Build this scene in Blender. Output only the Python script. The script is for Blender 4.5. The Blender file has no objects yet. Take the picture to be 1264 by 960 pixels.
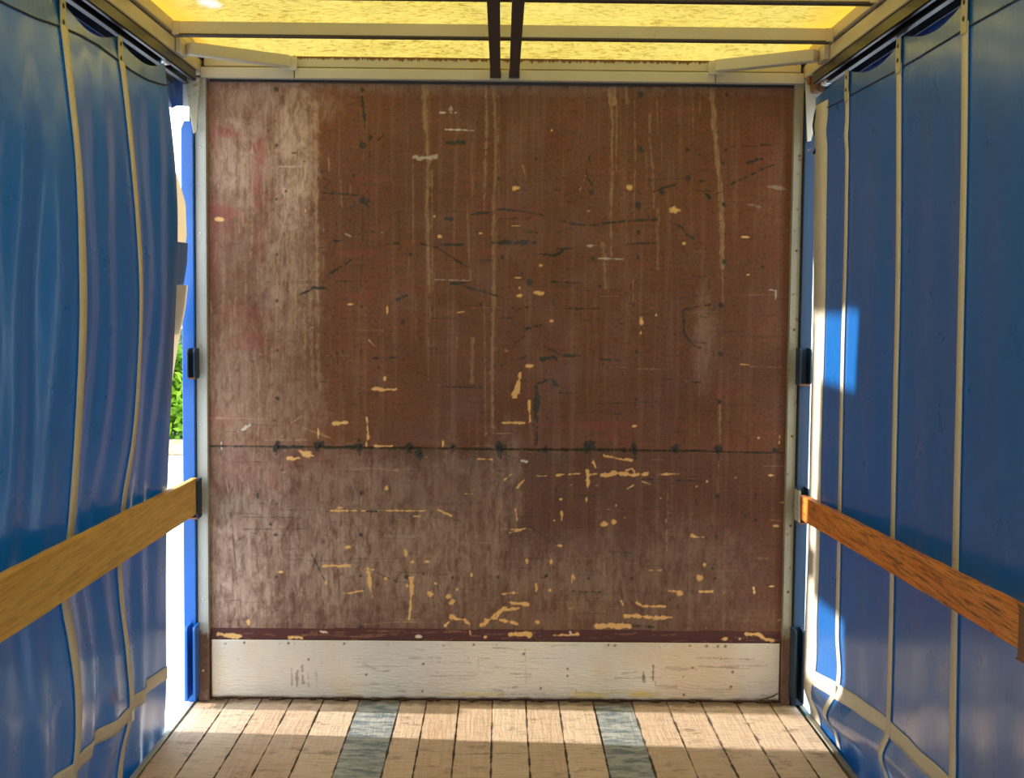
import bpy, bmesh, math, random
import numpy as np
from mathutils import Vector, Matrix

S = bpy.context.scene
COL = S.collection

# ------------------------------------------------------------------ camera
F = 1600.0
CAM = np.array([0.00275, -5.2597, 1.6211])
PITCH, YAW, ROLL = -0.06321, 0.00858, 0.00939


def cam_axes():
    cx, sx, cy, sy = math.cos(PITCH), math.sin(PITCH), math.cos(YAW), math.sin(YAW)
    f = np.array([sy*cx, cy*cx, sx]); r = np.array([cy, -sy, 0.0]); u = np.cross(r, f)
    cr, sr = math.cos(ROLL), math.sin(ROLL)
    return r*cr + u*sr, -r*sr + u*cr, f


RI, UP, FW = cam_axes()
cd = bpy.data.cameras.new('camera'); cam = bpy.data.objects.new('camera', cd); COL.objects.link(cam)
cd.sensor_fit = 'HORIZONTAL'; cd.sensor_width = 36.0; cd.lens = 36.0*F/1264.0
cd.clip_start = 0.02; cd.clip_end = 300
M = Matrix.Identity(4)
for i in range(3):
    M[i][0] = RI[i]; M[i][1] = UP[i]; M[i][2] = -FW[i]; M[i][3] = CAM[i]
cam.matrix_world = M
S.camera = cam

# ------------------------------------------------------------------ light
SKY_LOW = (1.0, 1.0, 1.0); SKY_MID = (0.80, 0.90, 1.0); SKY_TOP = (0.62, 0.80, 1.0)
SKY_STRENGTH = 3.0
SUN_STRENGTH = 6.5
SUN_DIR = (1.0, -0.048, -0.310)        # direction the sunlight travels
EXPOSURE = 0.40

w = bpy.data.worlds.new('sky'); S.world = w; w.use_nodes = True
nt = w.node_tree; nt.nodes.clear()
tc = nt.nodes.new('ShaderNodeTexCoord'); sp = nt.nodes.new('ShaderNodeSeparateXYZ')
rp = nt.nodes.new('ShaderNodeValToRGB'); bg = nt.nodes.new('ShaderNodeBackground'); wo = nt.nodes.new('ShaderNodeOutputWorld')
nt.links.new(tc.outputs['Generated'], sp.inputs[0]); nt.links.new(sp.outputs['Z'], rp.inputs[0])
rp.color_ramp.elements[0].position = 0.0; rp.color_ramp.elements[0].color = SKY_LOW + (1,)
rp.color_ramp.elements[1].position = 0.9; rp.color_ramp.elements[1].color = SKY_TOP + (1,)
e = rp.color_ramp.elements.new(0.25); e.color = SKY_MID + (1,)
nt.links.new(rp.outputs[0], bg.inputs[0]); bg.inputs[1].default_value = SKY_STRENGTH
nt.links.new(bg.outputs[0], wo.inputs[0])
sd = bpy.data.lights.new('sun', 'SUN'); sd.energy = SUN_STRENGTH; sd.angle = math.radians(1.2); sd.color = (1.0, 0.93, 0.82)
sun = bpy.data.objects.new('sun', sd); COL.objects.link(sun)
sun.rotation_euler = Vector(SUN_DIR).to_track_quat('-Z', 'Y').to_euler(); sun.location = (-12, 0, 6)
S.view_settings.view_transform = 'Standard'; S.view_settings.look = 'None'
S.view_settings.gamma = 1.0; S.view_settings.use_curve_mapping = False
S.view_settings.exposure = EXPOSURE
S.cycles.use_denoising = True
S.cycles.max_bounces = 10; S.cycles.diffuse_bounces = 7; S.cycles.glossy_bounces = 5
S.cycles.sample_clamp_indirect = 8.0

# ------------------------------------------------------------------ surveying the photograph
def ray(px, py): return FW + RI*(px-632)/F - UP*(py-480)/F
def onY(px, py, Y=0.0): r = ray(px, py); return CAM + r*(Y-CAM[1])/r[1]
def onX(px, py, X): r = ray(px, py); return CAM + r*(X-CAM[0])/r[0]


# ------------------------------------------------------------------ helpers
def tag(o, label=None, cat=None, group=None, kind=None):
    if label: o['label'] = label
    if cat: o['category'] = cat
    if group: o['group'] = group
    if kind: o['kind'] = kind
    return o


def thing(name, label, cat, loc=(0, 0, 0), group=None):
    o = bpy.data.objects.new(name, None); COL.objects.link(o); o.location = loc
    o.empty_display_size = 0.1
    return tag(o, label, cat, group)


def obj(name, bm, mat, parent=None, smooth=False, solid=0.0):
    me = bpy.data.meshes.new(name)
    off = Vector((0, 0, 0)); p = parent
    while p is not None:
        off += p.location; p = p.parent
    if off.length > 0: bmesh.ops.translate(bm, verts=bm.verts, vec=-off)
    bmesh.ops.recalc_face_normals(bm, faces=bm.faces)
    bm.to_mesh(me); bm.free()
    me.materials.append(mat)
    if smooth:
        for f in me.polygons: f.use_smooth = True
    o = bpy.data.objects.new(name, me); COL.objects.link(o)
    if parent is not None: o.parent = parent
    if solid:
        m = o.modifiers.new('thickness', 'SOLIDIFY'); m.thickness = solid; m.offset = 0
    return o


def bm_new(): return bmesh.new()


def add_box(bm, lo, hi, bev=0.0, seg=1):
    t = bmesh.new()
    bmesh.ops.create_cube(t, size=1.0)
    for v in t.verts:
        for i in range(3): v.co[i] = lo[i] if v.co[i] < 0 else hi[i]
    if bev: bmesh.ops.bevel(t, geom=list(t.edges), offset=bev, segments=seg, profile=0.5, affect='EDGES')
    merge(bm, t)


def merge(bm, t):
    me = bpy.data.meshes.new('tmp'); t.to_mesh(me); t.free(); bm.from_mesh(me); bpy.data.meshes.remove(me)


def add_prism(bm, pts, axis, a, b, bev=0.0):
    """outline (2-D) extruded along axis ('x','y','z') from a to b"""
    t = bmesh.new()
    def mk(p, c):
        return {'x': (c, p[0], p[1]), 'y': (p[0], c, p[1]), 'z': (p[0], p[1], c)}[axis]
    A = [t.verts.new(mk(p, a)) for p in pts]; B = [t.verts.new(mk(p, b)) for p in pts]
    n = len(pts); t.faces.new(A); t.faces.new(B[::-1])
    for i in range(n): t.faces.new((A[i], A[(i+1) % n], B[(i+1) % n], B[i]))
    bmesh.ops.recalc_face_normals(t, faces=t.faces)
    if bev: bmesh.ops.bevel(t, geom=list(t.edges), offset=bev, segments=1, profile=0.5, affect='EDGES')
    merge(bm, t)


def add_beam(bm, p0, p1, w0, h0, w1=None, h1=None, bev=0.002, n=1, wob=0.0, rnd=None):
    """bar of rectangular section whose section stays upright; w across, h up"""
    p0, p1 = Vector(p0), Vector(p1); d = (p1-p0).normalized()
    side = d.cross(Vector((0, 0, 1))).normalized(); up = side.cross(d).normalized()
    w1 = w0 if w1 is None else w1; h1 = h0 if h1 is None else h1
    t = bmesh.new(); rings = []
    for k in range(n+1):
        s = k/n; c = p0.lerp(p1, s); ww = w0+(w1-w0)*s; hh = h0+(h1-h0)*s
        j = lambda: (rnd.uniform(-wob, wob) if rnd else 0)
        rings.append([t.verts.new(c+side*(sx*ww/2+j()*0.4)+up*(sz*hh/2+j())) for sx, sz in ((-1, -1), (1, -1), (1, 1), (-1, 1))])
    for a, b in zip(rings, rings[1:]):
        for i in range(4): t.faces.new((a[i], a[(i+1) % 4], b[(i+1) % 4], b[i]))
    t.faces.new(rings[0][::-1]); t.faces.new(rings[-1])
    bmesh.ops.recalc_face_normals(t, faces=t.faces)
    if bev:
        es = [e for e in t.edges if len(e.link_faces) == 2 and e.calc_face_angle() > 0.6]
        bmesh.ops.bevel(t, geom=es, offset=bev, segments=2, profile=0.5, affect='EDGES')
    merge(bm, t)


def add_tube(bm, pts, r, n=8):
    pts = [Vector(p) for p in pts]; rings = []
    t = bmesh.new()
    for i, p in enumerate(pts):
        d = (pts[min(i+1, len(pts)-1)]-pts[max(i-1, 0)]).normalized()
        a = d.orthogonal().normalized() if i == 0 else (a - d*a.dot(d)).normalized()
        b = d.cross(a)
        rr = r[i] if isinstance(r, (list, tuple)) else r
        rings.append([t.verts.new(p+(a*math.cos(2*math.pi*k/n)+b*math.sin(2*math.pi*k/n))*rr) for k in range(n)])
    for A, B in zip(rings, rings[1:]):
        for k in range(n): t.faces.new((A[k], A[(k+1) % n], B[(k+1) % n], B[k]))
    t.faces.new(rings[0][::-1]); t.faces.new(rings[-1])
    merge(bm, t)


def add_dome(bm, c, r, h, axis=(0, -1, 0), seg=14, rings=5):
    """a low dome (bolt head) rising along axis"""
    ax = Vector(axis).normalized(); a = ax.orthogonal().normalized(); b = ax.cross(a); c = Vector(c)
    t = bmesh.new(); R = []
    for i in range(rings):
        th = (math.pi/2)*i/rings
        R.append([t.verts.new(c+ax*(h*math.sin(th))+(a*math.cos(2*math.pi*k/seg)+b*math.sin(2*math.pi*k/seg))*r*math.cos(th)) for k in range(seg)])
    top = t.verts.new(c+ax*h)
    for A, B in zip(R, R[1:]):
        for k in range(seg): t.faces.new((A[k], A[(k+1) % seg], B[(k+1) % seg], B[k]))
    for k in range(seg): t.faces.new((R[-1][k], R[-1][(k+1) % seg], top))
    t.faces.new(R[0][::-1])
    merge(bm, t)


# ------------------------------------------------------------------ node helpers
class N:
    def __init__(self, name):
        self.m = bpy.data.materials.new(name); self.m.use_nodes = True
        self.t = self.m.node_tree; self.t.nodes.clear()
        self.out = self.t.nodes.new('ShaderNodeOutputMaterial')
        self.tc = self.t.nodes.new('ShaderNodeTexCoord')
        self.geo = None
    def new(self, k): return self.t.nodes.new(k)
    def lk(self, a, b): self.t.links.new(a, b)
    def put(self, sock, v):
        if hasattr(v, 'is_linked') or isinstance(v, bpy.types.NodeSocket): self.lk(v, sock)
        elif isinstance(v, (tuple, list)) and len(v) == 3 and sock.type == 'RGBA': sock.default_value = tuple(v)+(1,)
        else: sock.default_value = v
    def pos(self, scale=(1, 1, 1)):
        g = self.new('ShaderNodeNewGeometry'); mp = self.new('ShaderNodeMapping'); mp.inputs['Scale'].default_value = scale
        self.lk(g.outputs['Position'], mp.inputs['Vector']); return mp.outputs[0]
    def noise(self, vec, scale=5, detail=4, rough=0.55, dist=0.0):
        n = self.new('ShaderNodeTexNoise'); self.lk(vec, n.inputs['Vector'])
        n.inputs['Scale'].default_value = scale; n.inputs['Detail'].default_value = detail
        n.inputs['Roughness'].default_value = rough; n.inputs['Distortion'].default_value = dist
        return n.outputs['Fac']
    def ramp(self, f, stops):
        r = self.new('ShaderNodeValToRGB'); self.lk(f, r.inputs[0]); el = r.color_ramp.elements
        while len(el) > 1: el.remove(el[-1])
        for i, (p, c) in enumerate(stops):
            q = el[0] if i == 0 else el.new(p)
            q.position = p; q.color = (c, c, c, 1) if isinstance(c, (int, float)) else tuple(c)+(1,)
        return r.outputs[0]
    def mix(self, f, a, b, mode='MIX'):
        m = self.new('ShaderNodeMix'); m.data_type = 'RGBA'; m.blend_type = mode; m.clamp_factor = True
        self.put(m.inputs[0], f)
        for s, v in ((m.inputs[6], a), (m.inputs[7], b)):
            if isinstance(v, (int, float)): v = (v, v, v)
            self.put(s, v)
        return m.outputs[2]
    def math(self, op, a, b=0.0, clamp=False):
        m = self.new('ShaderNodeMath'); m.operation = op; m.use_clamp = clamp
        self.put(m.inputs[0], a); self.put(m.inputs[1], b); return m.outputs[0]
    def attr(self, name):
        a = self.new('ShaderNodeAttribute'); a.attribute_name = name; return a.outputs['Fac']
    def bump(self, h, strength=0.2, dist=0.01):
        b = self.new('ShaderNodeBump'); self.lk(h, b.inputs['Height'])
        b.inputs['Strength'].default_value = strength; b.inputs['Distance'].default_value = dist
        return b.outputs[0]
    def bsdf(self, color, rough=0.5, metal=0.0, normal=None, spec=0.5, coat=0.0, sheen=0):
        p = self.new('ShaderNodeBsdfPrincipled')
        self.put(p.inputs['Base Color'], color); self.put(p.inputs['Roughness'], rough); self.put(p.inputs['Metallic'], metal)
        p.inputs['Specular IOR Level'].default_value = spec
        if coat: p.inputs['Coat Weight'].default_value = coat; p.inputs['Coat Roughness'].default_value = 0.15
        if normal is not None: self.lk(normal, p.inputs['Normal'])
        return p.outputs[0]
    def done(self, sh): self.lk(sh, self.out.inputs[0]); return self.m


MAT = {}


def painted(name, col, rough=0.4, chips=(0.5, 0.3, 0.18), chip_level=0.72, metal=0.0, dirt=(0.05, 0.04, 0.03), dirt_amt=0.5, scale=14, stretch=(1, 1, 1)):
    n = N(name); p = n.pos(stretch)
    c = n.mix(n.math('MULTIPLY', n.ramp(n.noise(p, 3.0, 5), [(0.42, 0.0), (0.75, 1.0)]), dirt_amt), col, dirt)
    c = n.mix(n.ramp(n.noise(p, scale, 6, 0.65), [(chip_level-0.02, 0.0), (chip_level, 1.0)]), c, chips)
    b = n.bump(n.noise(p, 60, 3), 0.15, 0.004)
    return n.done(n.bsdf(c, rough, metal, b))


# plywood headboard: painted masks of real wear carried as attributes
def mat_wall():
    n = N('film_faced_plywood')
    p = n.pos(); pz = n.pos((9, 9, 0.35)); px = n.pos((0.6, 0.6, 14))
    big = n.noise(p, 1.3, 3)
    c = n.mix(n.ramp(big, [(0.35, 0.0), (0.68, 1.0)]), (0.165, 0.050, 0.013), (0.240, 0.076, 0.018))
    # red weathering in horizontal patches
    c = n.mix(n.math('MULTIPLY', n.ramp(n.noise(n.pos((2.2, 1, 9)), 2.2, 4), [(0.56, 0), (0.70, 1)]), 0.55), c, (0.27, 0.060, 0.032))
    # lower sheet greyer, more worn
    c = n.mix(n.math('MULTIPLY', n.attr('low'), 0.60), c, (0.105, 0.046, 0.034))
    c = n.mix(n.math('MULTIPLY', n.ramp(n.noise(p, 70, 4, 0.7), [(0.50, 0), (0.62, 1)]), 0.60), c, (0.05, 0.024, 0.014))
    c = n.mix(n.math('MULTIPLY', n.ramp(n.noise(p, 9, 6, 0.75), [(0.54, 0), (0.70, 1)]), 0.30), c, (0.33, 0.16, 0.075))
    # streaks, vertical then fine horizontal grain
    c = n.mix(n.math('MULTIPLY', n.ramp(n.noise(pz, 3.2, 6, 0.6), [(0.50, 0), (0.78, 1)]), 0.40), c, (0.42, 0.26, 0.14))
    c = n.mix(n.math('MULTIPLY', n.ramp(n.noise(px, 10, 5, 0.65), [(0.40, 1), (0.58, 0)]), 0.25), c, (0.07, 0.030, 0.016))
    c = n.mix(n.math('MULTIPLY', n.ramp(n.noise(n.pos((12, 1, 1.2)), 14, 5, 0.7), [(0.38, 1), (0.5, 0)]), 0.18), c, (0.08, 0.034, 0.02))
    # pale pinkish-grey patches, broken up by noise
    hz = n.math('MULTIPLY', n.attr('haze'), n.ramp(n.noise(n.pos((3, 1, 1.2)), 9, 6, 0.7, 0.6), [(0.36, 0.18), (0.56, 1.0)]), True)
    hz = n.math('MULTIPLY', hz, n.ramp(n.noise(n.pos((5, 1, 0.7)), 16, 5, 0.7), [(0.34, 0.55), (0.58, 1.0)]), True)
    c = n.mix(hz, c, (0.62, 0.44, 0.34))
    c = n.mix(n.attr('red'), c, (0.30, 0.045, 0.035))
    c = n.mix(n.math('MULTIPLY', n.attr('drip'), n.ramp(n.noise(n.pos((6, 1, 1.5)), 12, 5, 0.7), [(0.35, 0.25), (0.6, 1.0)])), c, (0.56, 0.37, 0.19))
    c = n.mix(n.math('MULTIPLY', n.attr('scuff'), 0.97), c, (0.010, 0.018, 0.012))
    c = n.mix(n.attr('band'), c, n.mix(n.noise(n.pos((2, 1, 20)), 6, 4), (0.060, 0.014, 0.016), (0.12, 0.028, 0.026)))
    c = n.mix(n.attr('bandscuff'), c, (0.30, 0.14, 0.07))
    c = n.mix(n.attr('chip'), c, n.mix(n.noise(n.pos((1, 1, 6)), 40, 3), (0.80, 0.42, 0.12), (1.0, 0.66, 0.28)))
    c = n.mix(n.attr('white'), c, (0.80, 0.76, 0.66))
    h = n.math('SUBTRACT', n.noise(px, 22, 4), n.math('MULTIPLY', n.attr('chip'), 1.4))
    h = n.math('SUBTRACT', h, n.math('MULTIPLY', n.attr('scuff'), 0.7))
    b = n.bump(h, 0.30, 0.004)
    r = n.ramp(n.noise(p, 7, 5), [(0.3, 0.34), (0.7, 0.55)])
    return n.done(n.bsdf(c, r, 0.0, b, 0.45))


def mat_kick():
    n = N('scuffed_aluminium_sheet'); p = n.pos()
    c = n.mix(n.ramp(n.noise(p, 2.2, 4), [(0.35, 0), (0.7, 1)]), (0.70, 0.69, 0.66), (0.88, 0.82, 0.70))
    c = n.mix(n.ramp(n.noise(n.pos((1, 1, 0.6)), 1.9, 4), [(0.48, 0), (0.62, 0.7)]), c, (0.78, 0.62, 0.42))  # tan patches: reflection of yellow roof and floor, painted into the colour
    c = n.mix(n.math('MULTIPLY', n.ramp(n.noise(n.pos((1.2, 1, 22)), 7, 6, 0.7), [(0.60, 0), (0.70, 1)]), 0.45), c, (0.32, 0.27, 0.22))
    c = n.mix(n.ramp(n.noise(n.pos((14, 1, 2.0)), 5, 5, 0.6), [(0.66, 0), (0.70, 0.6)]), c, (0.34, 0.20, 0.10))
    c = n.mix(n.attr('yellow_patch'), c, (0.78, 0.62, 0.24))
    c = n.mix(n.attr('dirt'), c, (0.16, 0.10, 0.06))
    b = n.bump(n.noise(n.pos((1.5, 1, 10)), 14, 5, 0.65), 0.35, 0.006)
    return n.done(n.bsdf(c, n.ramp(n.noise(p, 9, 4), [(0.3, 0.34), (0.7, 0.5)]), 0.6, b))


def mat_alu(name='painted_aluminium', c0=(0.50, 0.46, 0.35), c1=(0.62, 0.58, 0.47), rust=0.0, metal=0.15):
    n = N(name); p = n.pos()
    c = n.mix(n.noise(p, 4, 4), c0, c1)
    c = n.mix(n.ramp(n.noise(p, 22, 6, 0.7), [(0.64, 0), (0.74, 0.7)]), c, (0.25, 0.17, 0.09))
    if rust:
        c = n.mix(n.math('MULTIPLY', n.ramp(n.noise(n.pos((9, 1, 2.0)), 6, 6, 0.75), [(0.50, 0), (0.60, 1)]), rust), c, (0.22, 0.085, 0.02))
    b = n.bump(n.noise(p, 40, 3), 0.12, 0.003)
    return n.done(n.bsdf(c, 0.5, metal, b))


def mat_rust_edge():
    n = N('stained_header_rail')
    p = n.pos()
    c = n.mix(n.noise(p, 4, 4), (0.50, 0.46, 0.34), (0.60, 0.56, 0.44))
    g = n.new('ShaderNodeNewGeometry'); s = n.new('ShaderNodeSeparateXYZ'); n.lk(g.outputs['Position'], s.inputs[0])
    top = n.math('MULTIPLY', n.math('SUBTRACT', s.outputs['Z'], 2.567), 26.0, True)       # runs start at the top edge
    f = n.math('ADD', n.math('MULTIPLY', top, 0.62), n.math('MULTIPLY', n.noise(n.pos((18, 1, 1.2)), 4.0, 6, 0.75), 0.9))
    c = n.mix(n.ramp(f, [(0.86, 0), (0.95, 1)]), c, (0.17, 0.075, 0.018))
    return n.done(n.bsdf(c, 0.55, 0.1))


def mat_trim(name, c0, c1, lowrust=True, speck=0.66):
    n = N(name); p = n.pos()
    c = n.mix(n.noise(p, 5, 4), c0, c1)
    c = n.mix(n.ramp(n.noise(p, 30, 6, 0.7), [(speck-0.03, 0), (speck+0.03, 0.9)]), c, (0.20, 0.11, 0.05))
    if lowrust:
        g = n.new('ShaderNodeNewGeometry'); s = n.new('ShaderNodeSeparateXYZ'); n.lk(g.outputs['Position'], s.inputs[0])
        low = n.math('SUBTRACT', 1.0, n.math('MULTIPLY', s.outputs['Z'], 2.3), True)
        f = n.math('ADD', low, n.math('MULTIPLY', n.noise(p, 14, 6, 0.7), 0.7))
        rust = n.mix(n.noise(p, 45, 5), (0.10, 0.048, 0.03), (0.34, 0.20, 0.14))
        c = n.mix(n.ramp(f, [(0.68, 0), (0.76, 1)]), c, rust)
    b = n.bump(n.noise(p, 50, 4), 0.35, 0.005)
    return n.done(n.bsdf(c, 0.55, 0.2, b))


def mat_pvc():
    n = N('blue_pvc_tarpaulin'); p = n.pos()
    c = n.mix(n.noise(p, 1.5, 3), (0.002, 0.115, 0.420), (0.004, 0.150, 0.520))
    c = n.mix(n.ramp(n.noise(n.pos((1, 8, 1.2)), 9, 6, 0.75), [(0.66, 0), (0.76, 0.28)]), c, (0.20, 0.28, 0.34))
    c = n.mix(n.math('MULTIPLY', n.ramp(n.noise(n.pos((1, 1.5, 0.6)), 2.0, 5), [(0.5, 0), (0.8, 1)]), 0.20), c, (0.10, 0.10, 0.10))
    c = n.mix(n.attr('scuff'), c, (0.05, 0.05, 0.06))
    weave = n.noise(n.pos((1, 1, 1)), 260, 2)
    b = n.bump(n.math('ADD', n.math('MULTIPLY', weave, 0.12), n.noise(n.pos((1, 2.2, 0.7)), 5, 3)), 0.22, 0.02)
    r = n.ramp(n.noise(p, 6, 4), [(0.3, 0.26), (0.7, 0.36)])
    s1 = n.bsdf(c, r, 0.0, b, 0.7, 0.6)
    tr = n.new('ShaderNodeBsdfTranslucent'); tr.inputs[0].default_value = (0.0, 0.17, 0.60, 1)
    mx = n.new('ShaderNodeMixShader'); mx.inputs[0].default_value = 0.022
    n.lk(s1, mx.inputs[1]); n.lk(tr.outputs[0], mx.inputs[2])
    return n.done(mx.outputs[0])


def mat_strap():
    n = N('cream_webbing'); p = n.pos()
    c = n.mix(n.noise(p, 9, 5), (0.74, 0.68, 0.54), (0.90, 0.86, 0.76))
    c = n.mix(n.ramp(n.noise(n.pos((1, 1, 3)), 12, 6, 0.7), [(0.60, 0), (0.75, 0.45)]), c, (0.34, 0.27, 0.18))
    wv = n.new('ShaderNodeTexWave'); n.lk(n.pos((0, 0, 1)), wv.inputs[0]); wv.bands_direction = 'Z'; wv.inputs['Scale'].default_value = 120
    s1 = n.bsdf(c, 0.6, 0, n.bump(wv.outputs['Fac'], 0.12, 0.002))
    tr = n.new('ShaderNodeBsdfTranslucent'); tr.inputs[0].default_value = (0.85, 0.62, 0.34, 1)
    mx = n.new('ShaderNodeMixShader'); mx.inputs[0].default_value = 0.15
    n.lk(s1, mx.inputs[1]); n.lk(tr.outputs[0], mx.inputs[2])
    return n.done(mx.outputs[0])


def mat_wood(name, c0, c1, dark, gscale=26, amt=0.8, rough=0.55, axis=1, knots=0.0):
    n = N(name)
    st = [10, 10, 10]; st[axis] = 0.35
    g = n.noise(n.pos(tuple(st)), gscale/10.0, 7, 0.7, 0.8)
    fine = n.noise(n.pos(tuple(v*3 for v in st)), gscale/6.0, 5, 0.75, 0.3)
    c = n.mix(n.ramp(g, [(0.3, 0), (0.7, 1)]), c0, c1)
    c = n.mix(n.math('MULTIPLY', n.ramp(fine, [(0.38, 1), (0.52, 0)]), amt), c, dark)
    if knots: c = n.mix(n.math('MULTIPLY', n.ramp(n.noise(n.pos((4, 2, 4)), 2.2, 3), [(0.62, 0), (0.75, 1)]), knots), c, dark)
    return n.done(n.bsdf(c, rough, 0, n.bump(fine, 0.45, 0.006), 0.35))


def mat_floor():
    n = N('worn_floor_planks')
    p = n.pos(); g = n.noise(n.pos((3.0, 26, 1)), 3.2, 6, 0.7, 0.4)
    long = n.noise(n.pos((22, 1.6, 1)), 2.4, 6, 0.65, 0.4)
    c = n.mix(n.attr('board'), (0.72, 0.48, 0.32), (0.88, 0.68, 0.50))
    c = n.mix(n.ramp(long, [(0.35, 0), (0.7, 0.6)]), c, (0.90, 0.72, 0.55))
    c = n.mix(n.math('MULTIPLY', n.ramp(g, [(0.36, 1), (0.50, 0)]), 0.42), c, (0.33, 0.20, 0.12))
    c = n.mix(n.math('MULTIPLY', n.ramp(n.noise(n.pos((2.5, 3.5, 1)), 3.0, 6, 0.7), [(0.56, 0), (0.70, 1)]), 0.75), c, (0.20, 0.125, 0.085))
    pt = n.mix(n.ramp(n.noise(n.pos((2, 5, 1)), 5, 6, 0.7), [(0.40, 0), (0.58, 1)]), (0.19, 0.24, 0.28), (0.56, 0.57, 0.54))
    c = n.mix(n.attr('grey'), c, pt)
    u = n.attr('across')                              # 0 in mid board, 1 at the joints
    f = n.math('ADD', n.math('MULTIPLY', n.math('POWER', u, 7.0), 0.46), n.math('MULTIPLY', n.noise(n.pos((3, 2.2, 1)), 4.5, 5, 0.65), 0.75))
    c = n.mix(n.math('MULTIPLY', n.ramp(f, [(0.74, 0), (0.86, 1)]), 0.85), c, (0.060, 0.036, 0.026))
    # soil collected along the foot of the headboard
    gg = n.new('ShaderNodeNewGeometry'); s = n.new('ShaderNodeSeparateXYZ'); n.lk(gg.outputs['Position'], s.inputs[0])
    nr = n.math('ADD', n.math('MULTIPLY', n.math('ADD', s.outputs['Y'], 0.13), 7.0, True), n.math('MULTIPLY', n.noise(p, 16, 6, 0.7), 0.8))
    c = n.mix(n.math('MULTIPLY', n.ramp(nr, [(0.72, 0), (1.0, 1)]), 0.75), c, (0.13, 0.07, 0.035))
    b = n.bump(n.math('ADD', g, long), 0.55, 0.006)
    return n.done(n.bsdf(c, 0.6, 0, b, 0.35))


def mat_roof():
    n = N('translucent_roof_sheet'); p = n.pos()
    v = n.noise(n.pos((1.0, 1.6, 1)), 26, 6, 0.72, 1.2)
    c = n.mix(n.ramp(v, [(0.36, 0), (0.52, 1)]), (0.26, 0.135, 0.012), (0.66, 0.46, 0.085))
    c = n.mix(n.ramp(n.noise(p, 2.6, 5, 0.6), [(0.40, 0), (0.66, 0.35)]), c, (0.80, 0.60, 0.15))
    c = n.mix(n.ramp(n.noise(n.pos((1.0, 2.2, 1)), 11, 6, 0.75, 1.5), [(0.60, 0), (0.68, 0.75)]), c, (0.40, 0.20, 0.02))
    gg = n.new('ShaderNodeNewGeometry'); s = n.new('ShaderNodeSeparateXYZ'); n.lk(gg.outputs['Position'], s.inputs[0])
    ed = n.math('ADD', n.math('MULTIPLY', n.math('SUBTRACT', n.math('ABSOLUTE', s.outputs['X']), 0.98), 4.0, True), n.math('MULTIPLY', n.noise(p, 12, 5), 0.5))
    c = n.mix(n.ramp(ed, [(0.5, 0), (1.1, 0.8)]), c, (0.85, 0.42, 0.03))
    # pale mend in the sheet
    bx = n.math('MULTIPLY', n.math('SUBTRACT', s.outputs['X'], -1.01), 1/0.045); by = n.math('MULTIPLY', n.math('SUBTRACT', s.outputs['Y'], -0.72), 1/0.09)
    rr = n.math('ADD', n.math('MULTIPLY', bx, bx), n.math('MULTIPLY', by, by)); rr = n.math('ADD', rr, n.noise(p, 30, 4))
    c = n.mix(n.math('SUBTRACT', 1.5, rr, True), c, (0.66, 0.62, 0.52))
    tr = n.new('ShaderNodeBsdfTranslucent'); n.lk(c, tr.inputs[0])
    d = n.bsdf(n.mix(0.5, c, (0.4, 0.3, 0.12)), 0.5, 0, n.bump(v, 0.3, 0.01))
    mx = n.new('ShaderNodeMixShader'); mx.inputs[0].default_value = 0.40
    n.lk(d, mx.inputs[1]); n.lk(tr.outputs[0], mx.inputs[2])
    return n.done(mx.outputs[0])


def mat_leaf(name, a, b):
    n = N(name)
    c = n.mix(n.ramp(n.noise(n.pos(), 1.6, 5), [(0.35, 0), (0.65, 1)]), a, b)
    s1 = n.bsdf(c, 0.6, 0, None, 0.25)
    tr = n.new('ShaderNodeBsdfTranslucent'); n.lk(c, tr.inputs[0])
    mx = n.new('ShaderNodeMixShader'); mx.inputs[0].default_value = 0.35
    n.lk(s1, mx.inputs[1]); n.lk(tr.outputs[0], mx.inputs[2])
    return n.done(mx.outputs[0])


def mat_ground(name, a, b, sc):
    n = N(name)
    return n.done(n.bsdf(n.mix(n.ramp(n.noise(n.pos(), sc, 6, 0.7), [(0.35, 0), (0.65, 1)]), a, b), 0.9, 0, n.bump(n.noise(n.pos(), sc*3, 4), 0.4, 0.01), 0.2))


MAT['wall'] = mat_wall(); MAT['kick'] = mat_kick(); MAT['alu'] = mat_alu()
MAT['alu_rust'] = mat_rust_edge()
MAT['trimL'] = mat_trim('weathered_grey_steel', (0.42, 0.43, 0.40), (0.56, 0.57, 0.52), True, 0.70)
MAT['trimR'] = mat_trim('weathered_olive_steel', (0.30, 0.28, 0.20), (0.44, 0.41, 0.30), True, 0.62)
MAT['blue'] = painted('blue_gloss_paint', (0.008, 0.13, 0.52), 0.33, (0.50, 0.36, 0.30), 0.73, 0, (0.01, 0.05, 0.16), 0.45, 9, (1, 1, 1))
MAT['bluedk'] = painted('dark_blue_paint', (0.003, 0.030, 0.075), 0.6, (0.33, 0.14, 0.07), 0.68, 0, (0.02, 0.03, 0.05), 0.6, 9, (1, 1, 1))
MAT['pvc'] = mat_pvc(); MAT['strap'] = mat_strap()
MAT['woodL'] = mat_wood('pale_weathered_timber', (0.72, 0.40, 0.085), (0.92, 0.60, 0.17), (0.36, 0.17, 0.03), 16, 0.40, 0.6, 1, 0.5)
MAT['woodR'] = mat_wood('orange_brown_timber', (0.75, 0.20, 0.03), (0.95, 0.40, 0.085), (0.07, 0.022, 0.01), 26, 0.85, 0.5)
MAT['floor'] = mat_floor(); MAT['roof'] = mat_roof()
MAT['dark'] = painted('dark_brown_steel', (0.060, 0.048, 0.038), 0.55, (0.10, 0.07, 0.05), 0.74, 0, (0.03, 0.025, 0.02), 0.4)
MAT['black'] = painted('black_steel', (0.016, 0.017, 0.022), 0.35, (0.10, 0.07, 0.05), 0.72, 0.2, (0.01, 0.01, 0.01), 0.4)
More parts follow.
